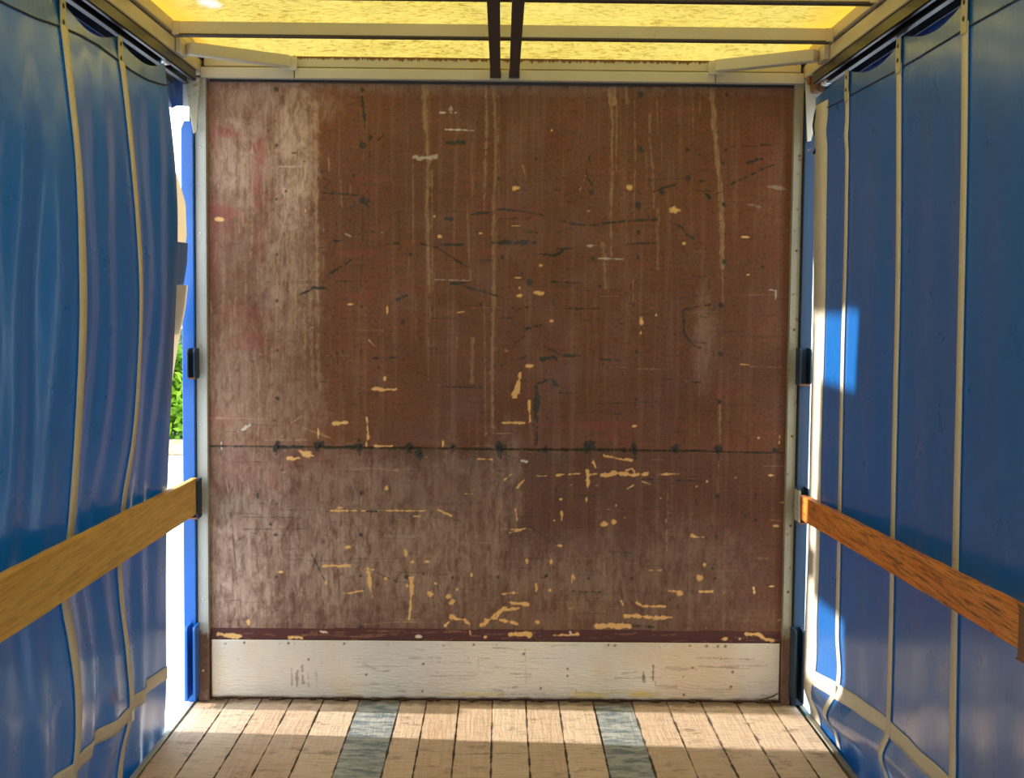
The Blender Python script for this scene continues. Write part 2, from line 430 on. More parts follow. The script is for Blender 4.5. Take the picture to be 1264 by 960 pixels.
MAT['rust'] = mat_trim('rusty_steel', (0.16, 0.06, 0.025), (0.30, 0.14, 0.06), False, 0.6)
MAT['zinc'] = mat_alu('bright_zinc', (0.66, 0.66, 0.64), (0.82, 0.82, 0.80), 0, 0.7)
MAT['tarp_dk'] = painted('dark_blue_tarpaulin', (0.012, 0.05, 0.16), 0.45, (0.05, 0.07, 0.12), 0.75)
MAT['stitch'] = painted('dark_thread', (0.02, 0.025, 0.03), 0.8, (0.03, 0.03, 0.03), 0.8)
MAT['soil'] = mat_ground('dry_dirt', (0.05, 0.028, 0.014), (0.13, 0.075, 0.035), 40)
MAT['edge'] = painted('teal_edged_steel', (0.30, 0.29, 0.24), 0.6, (0.10, 0.30, 0.34), 0.58, 0, (0.10, 0.08, 0.06), 0.7, 5, (1, 1, 1))
MAT['edgeL'] = painted('bare_alloy_edge', (0.60, 0.60, 0.56), 0.5, (0.22, 0.22, 0.12), 0.62, 0.2, (0.22, 0.20, 0.12), 0.5, 5, (1, 1, 1))
MAT['asphalt'] = mat_ground('pale_concrete_yard', (0.50, 0.50, 0.49), (0.62, 0.61, 0.58), 3)
MAT['verge'] = mat_ground('leaf_litter_verge', (0.36, 0.24, 0.12), (0.62, 0.50, 0.34), 5)
MAT['leaf'] = mat_leaf('fresh_hedge_leaves', (0.12, 0.30, 0.02), (0.42, 0.66, 0.06))
MAT['leaf2'] = mat_leaf('bluish_tree_leaves', (0.10, 0.22, 0.10), (0.26, 0.40, 0.18))
MAT['bark'] = mat_wood('bark', (0.12, 0.08, 0.05), (0.2, 0.14, 0.09), (0.05, 0.03, 0.02), 20, 0.7, 0.9, 2)

BACK = -9.4           # the load bed is open at the rear, behind the camera; length set by the skylight wanted inside
XW = 1.27             # half width of the bed
TOPZ = 2.517          # top of the plywood
random.seed(7)

# ------------------------------------------------------------------ smooth numpy noise and wear painting
RS = np.random.RandomState(11)


def vnoise(X, Z, cell, seed):
    rs = np.random.RandomState(seed); g = rs.rand(400, 400)
    u = X/cell+150; v = Z/cell+50
    i = np.floor(u).astype(int); j = np.floor(v).astype(int); fu = u-i; fv = v-j
    fu = fu*fu*(3-2*fu); fv = fv*fv*(3-2*fv); i %= 399; j %= 399
    return (g[i, j]*(1-fu)+g[i+1, j]*fu)*(1-fv)+(g[i, j+1]*(1-fu)+g[i+1, j+1]*fu)*fv


class Paint:
    """soft-edged ragged marks on an upright panel in the plane y = 0 (metres)"""
    def __init__(s, x0, x1, z0, z1, step):
        s.nx = int(round((x1-x0)/step))+1; s.nz = int(round((z1-z0)/step))+1
        s.x = np.linspace(x0, x1, s.nx); s.z = np.linspace(z0, z1, s.nz); s.step = step
        s.X, s.Z = np.meshgrid(s.x, s.z)
        s.rag = (vnoise(s.X, s.Z, 0.009, 3)-0.5)+(vnoise(s.X, s.Z, 0.022, 4)-0.5)
        s.m = {}
    def ch(s, k):
        if k not in s.m: s.m[k] = np.zeros((s.nz, s.nx), np.float32)
        return s.m[k]
    def stroke(s, k, pts, wid, amt=1.0, soft=0.0022, rag=0.006, widths=None):
        """pts in metres"""
        A = s.ch(k); pts = np.array(pts, float)
        if len(pts) == 1: pts = np.vstack([pts, pts+[1e-4, 0]])
        pad = wid+0.03
        i0, i1 = np.searchsorted(s.x, [pts[:, 0].min()-pad, pts[:, 0].max()+pad]); j0, j1 = np.searchsorted(s.z, [pts[:, 1].min()-pad, pts[:, 1].max()+pad])
        if i1 <= i0 or j1 <= j0: return
        X = s.X[j0:j1, i0:i1]; Z = s.Z[j0:j1, i0:i1]; D = np.full(X.shape, 9.0)
        for a, b in zip(pts, pts[1:]):
            d = b-a; t = np.clip(((X-a[0])*d[0]+(Z-a[1])*d[1])/max(d@d, 1e-12), 0, 1)
            D = np.minimum(D, np.hypot(X-a[0]-t*d[0], Z-a[1]-t*d[1]))
        D = D+s.rag[j0:j1, i0:i1]*min(rag, wid*0.9)
        v = np.clip((wid/2-D)/soft+0.5, 0, 1)*amt
        A[j0:j1, i0:i1] = np.maximum(A[j0:j1, i0:i1], v)
    def blob(s, k, c, rx, rz, amt=1.0, soft=0.35, rag=0.5):
        A = s.ch(k); pad = 1.6
        i0, i1 = np.searchsorted(s.x, [c[0]-rx*pad, c[0]+rx*pad]); j0, j1 = np.searchsorted(s.z, [c[1]-rz*pad, c[1]+rz*pad])
        if i1 <= i0 or j1 <= j0: return
        X = s.X[j0:j1, i0:i1]; Z = s.Z[j0:j1, i0:i1]
        r = np.hypot((X-c[0])/rx, (Z-c[1])/rz)+s.rag[j0:j1, i0:i1]*rag
        A[j0:j1, i0:i1] = np.maximum(A[j0:j1, i0:i1], np.clip((1-r)/soft+0.5, 0, 1)*amt)
    def mesh(s, name, mat, Y=None):
        me = bpy.data.meshes.new(name); n = s.nx*s.nz
        co = np.zeros((n, 3), np.float32); co[:, 0] = s.X.ravel(); co[:, 2] = s.Z.ravel()
        if Y is not None: co[:, 1] = Y.ravel()
        idx = np.arange(n).reshape(s.nz, s.nx)
        q = np.stack([idx[:-1, :-1], idx[:-1, 1:], idx[1:, 1:], idx[1:, :-1]], -1).reshape(-1, 4)
        me.vertices.add(n); me.vertices.foreach_set('co', co.ravel())
        me.loops.add(q.size); me.loops.foreach_set('vertex_index', q.ravel().astype(np.int32))
        me.polygons.add(len(q)); me.polygons.foreach_set('loop_start', (np.arange(len(q))*4).astype(np.int32))
        me.update(calc_edges=True); me.validate()
        for k, A in s.m.items():
            a = me.attributes.new(k, 'FLOAT', 'POINT'); a.data.foreach_set('value', A.ravel().astype(np.float32))
        me.materials.append(mat)
        o = bpy.data.objects.new(name, me); COL.objects.link(o); return o


ORG = {'A': (240, 90), 'B': (600, 90), 'C': (240, 370), 'D': (600, 370), 'E': (240, 590), 'F': (600, 590)}
K = 3.326


def wp(crop, x, y):
    o = ORG[crop]; p = onY(o[0]+x/K, o[1]+y/K); return (p[0], p[2])


def wpx(x, y): p = onY(x, y); return (p[0], p[2])


MM = 5.26/1600/K       # metres for one unit of the survey sheets


# ------------------------------------------------------------------ front wall (plywood headboard)
P = Paint(-1.2, 1.2, 0.0, TOPZ+0.01, 0.003)
L = P.ch('low'); L[:] = (P.Z < 1.045)*np.clip(0.5+0.9*vnoise(P.X, P.Z, 0.3, 8), 0, 1)
L *= np.clip(1.0-(P.X-0.1)*0.35, 0.45, 1)
chips = {
 'B': [[(122,473),14,9],[(587,475),11,12],[(773,563),18,13],[(225,790),9,6],[(218,903),16,8],[(137,915),10,6],[(138,882),6,4],[(130,840),14,3],[(1065,674),14,4],[(120,627),18,2],[(813,700),9,5],[(1075,828),6,3],[(270,236),6,5]],
 'A': [[(97,600),18,8],[(1008,670),11,8],[(985,588),5,5],[(455,565),3,8],[(1175,658),6,3]],
 'C': [[(780,325),6,10],[(791,40),5,14],[(640,18),12,4],[(465,632),18,12],[(600,853),10,4],[(1020,590),4,14],[(788,773),6,8],[(508,545),4,22],[(712,565),7,18],[(118,410),0.1,0.1]],
 'D': [[(178,271),13,6],[(270,87),8,6],[(637,85),7,15],[(635,135),4,9],[(697,62),4,4],[(607,518),8,4],[(412,822),4,12],[(308,818),6,4],[(488,920),13,11],[(525,912),9,7],[(908,745),5,5],[(865,765),5,4],[(1172,720),9,4],[(280,905),4,3]],
 'E': [[(868,305),7,13],[(895,343),8,5],[(957,342),8,5],[(785,412),6,5],[(875,440),8,8],[(968,475),17,12],[(1042,487),15,10],[(1060,507),13,12],[(540,430),5,11],[(630,283),12,7],[(990,432),6,4],[(1080,456),5,4],[(1138,397),5,8],[(530,631),14,5],[(1195,652),8,6],[(920,650),10,5],[(222,590),8,11],[(1055,568),12,9],[(355,385),10,6]],
 'F': [[(167,340),5,10],[(357,400),9,13],[(268,347),6,11],[(262,460),7,6],[(305,277),12,6],[(213,592),10,7],[(488,188),12,12],[(525,180),9,9],[(795,472),11,10],[(897,357),10,9],[(877,412),13,12],[(1190,196),12,5],[(1172,444),9,3],[(980,660),13,7],[(1042,660),5,5],[(150,208),5,3],[(535,112),4,3]]}
for c, lst in chips.items():
    for (x, y), rx, ry in lst: P.blob('chip', wp(c, x, y), rx*MM, ry*MM, 1.0, 0.5, 0.7)
chipl = {
 'C': [([(715,366),(828,368)],9),([(1080,52),(1110,48)],5),([(575,510),(628,502)],12),([(708,485),(712,545),(705,600)],6),([(740,600),(810,600)],7),([(385,650),(430,650)],8),([(555,865),(700,866)],7),([(755,865),(945,866)],4),([(1005,864),(1055,885)],6),([(900,888),(925,888)],4),([(1110,796),(1142,796)],4),([(1165,652),(1220,655)],5),([(430,620),(485,640)],6)],
 'D': [([(140,300),(136,345)],8),([(134,340),(128,365)],16),([(128,362),(120,392)],24),([(178,415),(180,500)],7),([(65,504),(158,504)],6),([(1205,560),(1203,590)],8),([(1045,264),(1080,266)],3),([(485,640),(560,655),(598,656)],7),([(75,738),(105,715)],7),([(210,722),(245,722)],4),([(295,722),(320,716)],11),([(342,716),(388,712)],8),([(418,700),(418,780)],8),([(418,716),(455,714)],6),([(475,722),(530,712)],16),([(530,712),(600,718)],9),([(575,700),(600,692),(610,706)],4),([(610,716),(662,714)],10),([(705,717),(790,714)],5),([(128,770),(155,740)],7),([(310,870),(313,905)],7),([(120,858),(128,905)],4),([(100,943),(160,940)],4),([(580,775),(605,760)],4),([(640,745),(675,757)],4),([(440,655),(452,695)],9)],
 'E': [([(528,360),(640,358)],7),([(712,370),(722,440)],13),([(722,440),(730,490)],4),([(690,372),(735,375)],5),([(890,410),(890,470)],14),([(890,470),(882,575)],7),([(640,470),(690,462)],7),([(1050,565),(1075,580),(1110,580),(1130,600),(1132,640)],9),([(1030,603),(1060,575)],8),([(1175,605),(1220,575),(1262,540)],11),([(100,640),(180,650)],20),([(390,655),(440,652)],10),([(610,472),(650,470)],5)],
 'F': [([(0,580),(40,575),(60,545),(80,530)],10),([(60,540),(135,535)],9),([(90,510),(170,518)],8),([(65,475),(115,470)],6),([(40,575),(125,598)],9),([(207,435),(205,465)],10),([(98,224),(160,206)],5),([(620,512),(645,526),(735,526)],7),([(572,565),(650,568),(690,572),(762,572)],12),([(458,605),(520,608),(590,606)],19),([(670,378),(720,378)],4),([(555,505),(562,522)],5),([(875,465),(930,466)],6),([(752,462),(800,468)],5),([(845,238),(870,242)],12),([(865,243),(895,241)],7),([(1098,450),(1103,470)],6),([(100,642),(178,642)],20),([(278,645),(375,642)],10),([(1070,640),(1115,642),(1140,655)],11),([(1130,655),(1180,670)],9),([(357,395),(352,430)],4)]}
for c, lst in chipl.items():
    for pts, wd in lst: P.stroke('chip', [wp(c, *q) for q in pts], wd*MM*1.0, 1.0, 0.003, 0.008)
for c, pts, wd in [('F', [(485,300),(485,550)], 3), ('E', [(860,590),(1030,592)], 3), ('D', [(0,548),(100,548)], 4), ('E', [(325,470),(328,520)], 6), ('E', [(700,600),(860,588)], 3), ('F', [(740,780-590),(742,300)], 4), ('C', [(355,565),(400,505),(440,478)], 5), ('C', [(410,510),(500,545),(565,570)], 5), ('C', [(65,485),(300,488)], 5), ('C', [(290,575),(460,575)], 5), ('C', [(640,695),(740,690),(860,705)], 5), ('B', [(150,380),(165,430)], 5), ('B', [(385,480),(410,420)], 5)]:
    P.stroke('drip', [wp(c, *q) for q in pts], wd*MM, 0.6)
whites = [('A',[(1010,163),(1085,163)],4,.8),('A',[(1030,232),(1145,236)],4,.9),('A',[(1050,150),(1055,152)],20,.4),('A',[(905,348),(990,343)],14,.5),('B',[(420,710),(450,708)],6,.6),('B',[(460,761),(560,764)],5,.6),('C',[(110,588),(112,612)],6,.8),('D',[(145,660),(168,663)],9,.9),('C',[(180,542),(230,515)],9,.6),('C',[(715,165),(740,190)],4,.5),('A',[(985,848),(1130,852)],3,.5),('B',[(1165,890),(1190,893),(1188,930)],4,.5),('C',[(483,95),(488,115)],5,.5),('E',[(515,628),(545,634)],6,.9),('E',[(910,650),(930,648)],6,.8),('F',[(345,632),(355,642)],7,.9),('A',[(620,660),(640,670)],4,.4),('B',[(1070,540),(1120,545)],10,.2),('B',[(1160,465),(1230,478)],10,.2),('A',[(345,385),(440,383)],5,.3)]
for c, pts, wd, am in whites: P.stroke('white', [wp(c, *q) for q in pts], wd*MM, am, 0.003, 0.01)
drips = {
 'A': [([(945,40),(950,170),(960,400),(955,560),(965,900)],13,.50),([(945,45),(948,85)],26,.5),([(935,100),(948,250)],8,.5),([(975,400),(978,900)],6,.4),([(1195,40),(1200,200),(1190,560)],8,.5),([(1228,60),(1240,250),(1228,560),(1228,948)],13,.45),([(1250,60),(1250,500)],4,.3),([(495,120),(500,300),(500,600),(505,948)],12,.6),([(470,120),(490,135)],16,.5),([(455,200),(455,560),(455,900)],5,.5),([(898,350),(898,700)],4,.35),([(1120,520),(1125,700),(1135,850)],5,.4),([(550,330),(552,400)],6,.4),([(600,440),(605,550)],4,.4),([(640,460),(640,500)],4,.4),([(530,600),(528,850)],4,.3),([(1165,750),(1165,900)],3,.3),([(880,760),(878,830)],4,.3)],
 'B': [([(520,60),(520,120)],32,.7),([(512,130),(520,220),(515,300),(520,400),(512,560),(515,760)],7,.55),([(538,120),(535,400)],6,.45),([(610,90),(612,350),(605,700)],5,.4),([(672,170),(672,280),(685,400),(688,560)],7,.5),([(705,560),(705,800)],12,.3),([(925,60),(935,200),(945,300),(965,500),(970,800)],18,.6),([(850,60),(850,250)],4,.35),([(878,60),(878,180)],3,.3),([(480,700),(490,880)],13,.4),([(700,50),(705,250)],4,.3),([(720,60),(722,400)],3,.25),([(658,380),(660,480)],4,.3),([(970,800),(972,940)],9,.3),([(575,55),(580,120)],14,.35),([(700,55),(850,58),(930,55)],9,.35)],
 'C': [([(1230,0),(1220,300),(1225,520)],13,.4),([(965,0),(970,80)],5,.3),([(1190,0),(1195,560)],5,.3),([(910,0),(910,190)],4,.3),([(1140,160),(1140,340)],13,.4),([(960,150),(962,330)],4,.25),([(505,0),(510,200),(512,420)],8,.35),([(515,640),(520,900)],7,.3),([(1030,600),(1035,690)],8,.35)],
 'D': [([(960,430),(960,590)],6,.4),([(958,640),(950,800)],8,.3),([(745,780),(745,900)],7,.3),([(180,430),(190,590)],4,.3)],
 'E': [([(685,75),(683,230)],6,.45),([(1060,180),(1062,400)],14,.25),([(740,380),(730,500)],4,.3)]}
for c, lst in drips.items():
    for pts, wd, am in lst: P.stroke('drip', [wp(c, *q) for q in pts], wd*MM, am, 0.004, 0.006)
rr = random.Random(5)
for k in range(95):                                  # the washed, run-down left margin
    x = rr.choice([rr.uniform(260, 392), rr.uniform(330, 392)]); y = rr.choice([rr.uniform(112, 200), rr.uniform(200, 400), rr.uniform(280, 460)])
    ln = rr.uniform(20, 130); pts = []; xx = x
    for q in range(7): pts.append(wpx(xx, y+ln*q/6)); xx += rr.uniform(-1.3, 1.3)
    P.stroke('drip', pts, rr.uniform(2, 6)*MM*K*0.38, rr.uniform(0.25, 0.55), 0.004, 0.006)
for k in range(16):                                  # fine drips elsewhere
    x = rr.uniform(400, 960); y = rr.uniform(105, 480); ln = rr.uniform(30, 120)
    P.stroke('drip', [wpx(x+rr.uniform(-1, 1), y+ln*q/4) for q in range(5)], 0.004, rr.uniform(0.10, 0.25), 0.004, 0.004)
for x, y, rx, ry, am in [(362,200,24,105,.95),(300,190,46,70,.62),(330,125,70,26,.6),(352,330,36,110,.55),(285,300,30,70,.25),(290,480,42,90,.45),(345,500,50,60,.4),(310,640,62,90,.75),(400,690,90,80,.70),(300,730,50,60,.8),(520,690,90,75,.55),(610,660,16,100,.50),(430,600,90,40,.45),(560,600,70,36,.3),(700,720,130,50,.34),(850,700,70,60,.28),(635,600,10,60,.35),(530,100,420,14,.35),(750,700,14,70,.25),(555,620,14,80,.3),(870,420,14,60,.25),(480,650,14,70,.35),(280,215,22,52,.45),(640,760,300,22,.25)]:
    c = wpx(x, y); P.blob('haze', c, rx/304, ry/304, am, 0.9, 0.25)
for x, y, rx, ry, am in [(272,160,10,4,.7),(277,166,26,4,.6),(322,190,7,18,.75),(320,300,7,24,.4),(272,262,22,9,.75),(275,275,16,22,.35),(318,225,6,28,.6),(264,300,5,50,.4),(310,420,24,10,.5),(262,150,3,30,.4),(300,386,40,10,.3),(270,515,26,10,.35),(295,580,30,24,.3),(335,590,12,16,.3),(738,525,50,5,.4),(755,534,5,10,.4),(700,425,60,4,.2),(455,220,14,3,.3),(440,312,30,3,.4),(440,366,26,3,.45),(560,120,12,20,0.0),(640,265,30,8,.25),(620,250,25,5,.25),(880,205,8,16,.15),(380,570,40,12,.2),(930,190,20,30,.2)]:
    if am: P.blob('red', wpx(x, y), rx/304, ry/304, am*0.8, 0.7, 0.8)
scl = {
 'A': [([(530,492),(690,503),(718,560)],7),([(1040,287),(1110,284)],13),([(1140,580),(1215,572),(1262,558)],7),([(1028,598),(1058,600)],12),([(785,702),(835,700)],7),([(930,702),(1000,718),(1062,760),(1120,795)],6),([(1000,705),(1100,705)],7),([(545,830),(640,770)],6),([(480,880),(545,885)],10),([(838,570),(843,730)],3),([(688,750),(682,900)],4),([(600,855),(650,855)],5),([(1055,865),(1115,862)],9),([(1135,770),(1225,770)],4),([(430,910),(500,880)],8),([(585,690),(560,750)],4),([(820,575),(860,568)],4),([(530,430),(555,445),(535,468)],5),([(830,932),(872,915)],9),([(570,690),(598,690)],9),([(1085,870),(1262,920)],5),([(690,100),(700,230)],9),([(755,275),(780,252)],5),([(720,330),(722,345)],4),([(690,560),(690,700)],4)],
 'B': [([(425,340),(424,360)],9),([(413,370),(415,430),(435,460),(462,472)],7),([(50,560),(130,565),(240,585)],7),([(0,578),(50,562)],5),([(55,600),(125,595)],5),([(300,605),(370,622),(440,624),(560,609),(700,602)],8),([(290,655),(350,635)],4),([(160,654),(210,654)],6),([(20,697),(195,697)],14),([(230,745),(290,748),(310,735)],11),([(295,720),(355,722)],6),([(750,610),(805,632),(825,665),(855,682)],9),([(150,450),(345,430)],3),([(555,484),(630,487)],4),([(690,487),(735,470),(780,456)],8),([(620,443),(830,430)],3),([(860,483),(925,486)],5),([(1055,300),(1105,300)],4),([(1130,295),(1165,295)],5),([(1075,368),(1130,350)],12),([(1010,455),(1085,418),(1110,410)],8),([(1120,400),(1180,378)],6),([(265,855),(400,865)],5),([(600,700),(700,698)],7),([(880,445),(905,438)],10),([(905,495),(920,515)],9)],
 'C': [([(970,76),(1050,75),(1095,95)],4),([(1030,358),(1180,360)],5),([(585,215),(588,265)],5),([(730,240),(830,236)],6),([(540,868),(900,868)],5)],
 'D': [([(815,40),(870,28),(920,20)],6),([(812,45),(812,130),(840,180),(878,198)],7),([(830,172),(905,178)],4),([(209,360),(206,480)],17),([(207,470),(210,520),(206,590)],9),([(215,345),(265,325),(300,362)],12),([(230,242),(285,240)],19),([(240,190),(300,222)],6),([(300,228),(385,230)],8),([(300,383),(360,384)],6),([(700,325),(765,326)],4),([(845,338),(880,340)],7),([(510,472),(560,468)],4),([(50,74),(105,76)],5),([(330,35),(465,38)],7),([(130,40),(170,30)],7),([(275,0),(272,18)],8),([(165,120),(225,103)],9),([(120,175),(155,152)],6),([(135,245),(165,232)],5),([(470,245),(540,248)],5),([(375,430),(700,420)],4),([(640,738),(900,745)],6),([(880,70),(910,72)],4)],
 'F': [([(355,465),(470,468)],6),([(560,500),(555,450)],4),([(500,300),(600,310)],4),([(230,410),(250,405)],14),([(180,200),(300,275)],4),([(600,605),(690,612)],9)],
 'E': [([(200,160),(440,162)],3),([(200,210),(470,208)],3),([(480,310),(535,420)],5),([(140,0),(175,440)],4),([(740,385),(830,425),(890,430)],4),([(640,330),(760,332)],3)]}
for c, lst in scl.items():
    for pts, wd in lst: P.stroke('scuff', [wp(c, *q) for q in pts], wd*MM*0.95, 0.92 if wd > 4 else 0.65, 0.004, 0.012)
scb = {
 'A': [(690,523,13),(690,298,14),(690,70,9),(337,68,8),(337,297,7),(337,518,5),(722,265,8),(375,485,5),(595,550,5),(888,745,8),(655,422,5),(1250,434,6),(715,525,6),(640,605,4),(575,296,3),(340,745,7),(338,935,6),(1160,205,5)],
 'B': [(625,540,15),(635,315,13),(635,87,11),(830,430,9),(983,315,6),(976,540,8),(990,90,7),(205,350,5),(178,860,12),(440,760,10),(623,760,6),(432,490,9),(465,875,8),(52,434,6),(974,370,6),(68,757,6),(977,775,8),(880,840,3),(828,318,7),(725,490,9),(625,655,7),(390,345,4),(370,330,3),(718,250,3),(1135,795,7)],
 'C': [(685,30,5),(340,208,5),(340,403,7),(685,210,5),(853,93,8),(610,212,4),(560,230,4),(755,278,5),(1175,20,6)],
 'D': [(605,22,7),(617,214,6),(615,410,5),(965,22,9),(962,225,9),(958,418,8),(948,803,8),(560,305,4),(743,118,4),(1105,905,5),(65,270,4)],
 'F': [(48,408,7),(945,72,9),(945,242,8),(940,412,6),(228,630,10),(935,637,9),(1110,175,5),(1065,155,5),(420,412,5),(600,412,5),(930,372,5)],
 'E': [(685,62,8),(683,232,8),(335,232,6),(313,188,6),(336,405,6),(870,405,7),(940,393,5),(1060,408,6),(1248,408,6),(685,620,12),(868,630,6),(683,400,6),(260,66,5),(260,76,5),(82,628,5),(1240,630,5)]}
for c, lst in scb.items():
    for x, y, r in lst: P.blob('scuff', wp(c, x, y), r*MM, r*MM*1.15, 0.85, 0.7, 0.6)
for k in range(330):                                 # random small nicks over the whole board
    x = rr.uniform(300, 975); y = rr.uniform(180, 780); a = rr.uniform(-0.4, 0.4) if rr.random() < 0.75 else rr.uniform(1.2, 1.9); l = rr.uniform(1, 9)
    kind = 'scuff' if rr.random() < (0.93 if y < 560 else 0.80) else 'chip'
    wd = rr.uniform(0.003, 0.006) if kind == 'scuff' else rr.uniform(0.0025, 0.005)
    if kind == 'chip': l *= 0.5
    P.stroke(kind, [wpx(x, y), wpx(x+l*math.cos(a), y+l*math.sin(a))], wd, rr.uniform(0.25, 0.7), 0.003, 0.006)
for k in range(60):                                  # long faint rubs, side to side
    x = rr.uniform(270, 900); y = rr.uniform(380, 775); l = rr.uniform(15, 90)
    P.stroke('scuff', [wpx(x, y), wpx(x+l, y+rr.uniform(-1.5, 1.5))], 0.003, rr.uniform(0.12, 0.3), 0.004, 0.004)
for k in range(260):                                 # dense hairline scuffs, mostly on the lower sheet
    x = rr.uniform(262, 950); y = rr.choice([rr.uniform(556, 772), rr.uniform(556, 772), rr.uniform(300, 556)]); l = rr.uniform(6, 45)
    if rr.random() < 0.72: q = (x+l, y+rr.uniform(-1.2, 1.2))
    else: q = (x+rr.uniform(-1.2, 1.2), min(y+l*0.8, 773))
    P.stroke(rr.choice(['scuff', 'scuff', 'scuff', 'drip']), [wpx(x, y), wpx(*q)], 0.0032, rr.uniform(0.18, 0.5), 0.003, 0.004)
# the seam between the two sheets
seam = [wp('C', 65, 601), wp('C', 340, 603), wp('C', 700, 607), wp('C', 1262, 616), wp('D', 500, 618), wp('D', 1235, 630)]
P.stroke('scuff', seam, 0.0045, 1.0, 0.003, 0.003)
P.stroke('scuff', [wp('C', 340, 603), wp('C', 700, 607), wp('C', 1262, 614), wp('D', 500, 616), wp('D', 960, 622)], 0.009, 0.9, 0.004, 0.014)
bolts = [('C',112,600,.5),('C',340,603,1.0),('C',510,598,1.1),('C',680,598,1.1),('C',880,608,1.0),('C',925,628,1.0),('C',1058,603,1.0),('C',1245,606,1.1),('D',60,610,1.1),('D',243,610,.8),('D',425,607,1.2),('D',608,611,1.0),('D',783,617,1.2),('D',953,618,1.1),('D',1185,620,.6)]
for c, x, y, s in bolts:
    P.blob('scuff', wp(c, x, y), 15*MM*s, 19*MM*s, 0.95, 0.6, 1.1)
    if s > 0.9: P.stroke('scuff', [wp(c, x, y), wp(c, x+rr.uniform(-4, 4), y+rr.uniform(20, 42))], 7*MM, 0.8)
# bare maroon band left above the kick plate
z_b0, z_b1 = 0.236, 0.297
B = P.ch('band'); B[:] = ((P.Z < z_b1+0.004*(vnoise(P.X, P.Z, 0.15, 21)-0.5)) & (P.Z > 0.0))*1.0
BS = P.ch('bandscuff')
for k in range(46):
    x = rr.uniform(-1.15, 1.15); z = rr.uniform(z_b0+0.01, z_b1-0.006); l = rr.uniform(0.01, 0.16)
    P.stroke('bandscuff', [(x, z), (x+l*0.5, z+rr.uniform(-.004, .004)), (x+l, z+rr.uniform(-.006, .006))], rr.uniform(0.002, 0.006), rr.uniform(0.3, 0.8), 0.003, 0.006)
Yd = np.zeros_like(P.X)
sz = np.interp(P.X, [p[0] for p in seam], [p[1] for p in seam])
Yd += 0.0035*np.exp(-((P.Z-sz)/0.003)**2) + 0.0012*np.sin(P.X*2.1)*np.sin(P.Z*3.0)
wall = P.mesh('wall_front', MAT['wall'], Yd)
tag(wall, 'scratched brown plywood headboard in two sheets across the front of the load bed', 'wall', None, 'structure')
bm = bm_new(); add_box(bm, (-1.2, 0.012, -0.1), (1.2, 0.031, TOPZ)); add_box(bm, (-1.262, 0.031, -0.16), (1.262, 0.045, 2.611)); obj('backing_board', bm, MAT['bark'], wall)
for c, x, y, s in bolts:
    q = wp(c, x, y); bm = bm_new()
    add_dome(bm, (q[0], -0.0012, q[1]), 0.0075*s, 0.004, (0, -1, 0), 10, 3)
    obj('bolt', bm, MAT['black'], wall, True)

# kick plate: a scuffed alloy sheet screwed along the foot of the board
kb = Paint(-1.176, 1.162, 0.006, 0.248, 0.004)
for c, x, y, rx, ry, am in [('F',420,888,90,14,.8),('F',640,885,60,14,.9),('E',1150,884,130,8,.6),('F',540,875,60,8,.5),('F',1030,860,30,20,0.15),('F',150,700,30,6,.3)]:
    kb.blob('yellow_patch', wp(c, x, y), rx*MM, ry*MM, am, 0.8, 0.5)  # yellow patches low on the plate
kb.ch('dirt'); kb.ch('yellow_patch')
for c, pts, wd, am in [('F',[(645,790),(648,835)],9,.8),('F',[(686,770),(686,830)],6,.8),('F',[(560,800),(630,790)],6,.4),('E',[(422,790),(424,850)],8,.6),('E',[(445,770),(448,840)],8,.6),('E',[(468,800),(470,850)],5,.4),('E',[(400,780),(402,850)],5,.5),('E',[(500,790),(506,860)],4,.4),('E',[(690,760),(760,790),(800,790)],4,.5),('E',[(880,736),(1010,736)],4,.4),('F',[(740,775),(860,782)],12,.25),('F',[(860,735),(1100,742)],4,.5),('F',[(870,770),(1080,780)],4,.5),('F',[(160,700),(165,840)],3,.3),('F',[(530,820),(720,815)],4,.4),('F',[(700,850),(780,856)],9,.3)]:
    kb.stroke('dirt', [wp(c, *q) for q in pts], wd*MM, am, 0.004, 0.01)
for k in range(90):
    x = rr.uniform(-1.16, 1.1); z = rr.uniform(0.02, 0.24); l = rr.choice([rr.uniform(0.01, 0.05), rr.uniform(0.05, 0.2)])
    if -1.05 < x < -0.66 or 0.35 < x < 0.78: continue
    kb.stroke('dirt', [(x, z), (x+l, z+rr.uniform(-.004, .004))], 0.0035, rr.uniform(0.15, 0.55), 0.004, 0.005)
for k in range(24):
    x = rr.uniform(-1.1, 1.1); z = rr.choice([0.235, 0.236, rr.uniform(0.03, 0.2)]); kb.blob('dirt', (x, z), 0.005, 0.005, 0.9, 0.6, 0.5)
Z0 = kb.ch('dirt'); Z0[:] = np.maximum(Z0, np.clip((0.020-kb.Z)/0.012+0.7*(vnoise(kb.X, kb.Z, 0.03, 9)-0.5), 0, 1))
Yk = -0.0055-0.0016*vnoise(kb.X, kb.Z, 0.16, 31)-0.0010*vnoise(kb.X, kb.Z, 0.05, 32)
kick = kb.mesh('kick_plate', MAT['kick'], Yk)
for f in kick.data.polygons: f.use_smooth = True
m = kick.modifiers.new('thickness', 'SOLIDIFY'); m.thickness = 0.003; m.offset = -1
tag(kick, 'scuffed silver metal kick plate along the foot of the brown plywood wall', 'kick plate')
for k in range(11):
    bm = bm_new(); add_dome(bm, (-1.12+k*0.2235, -0.009, 0.232 + (0.004 if k % 2 else 0)), 0.0055, 0.0025, (0, -1, 0), 10, 3)
    obj('screw', bm, MAT['zinc'], kick, True)

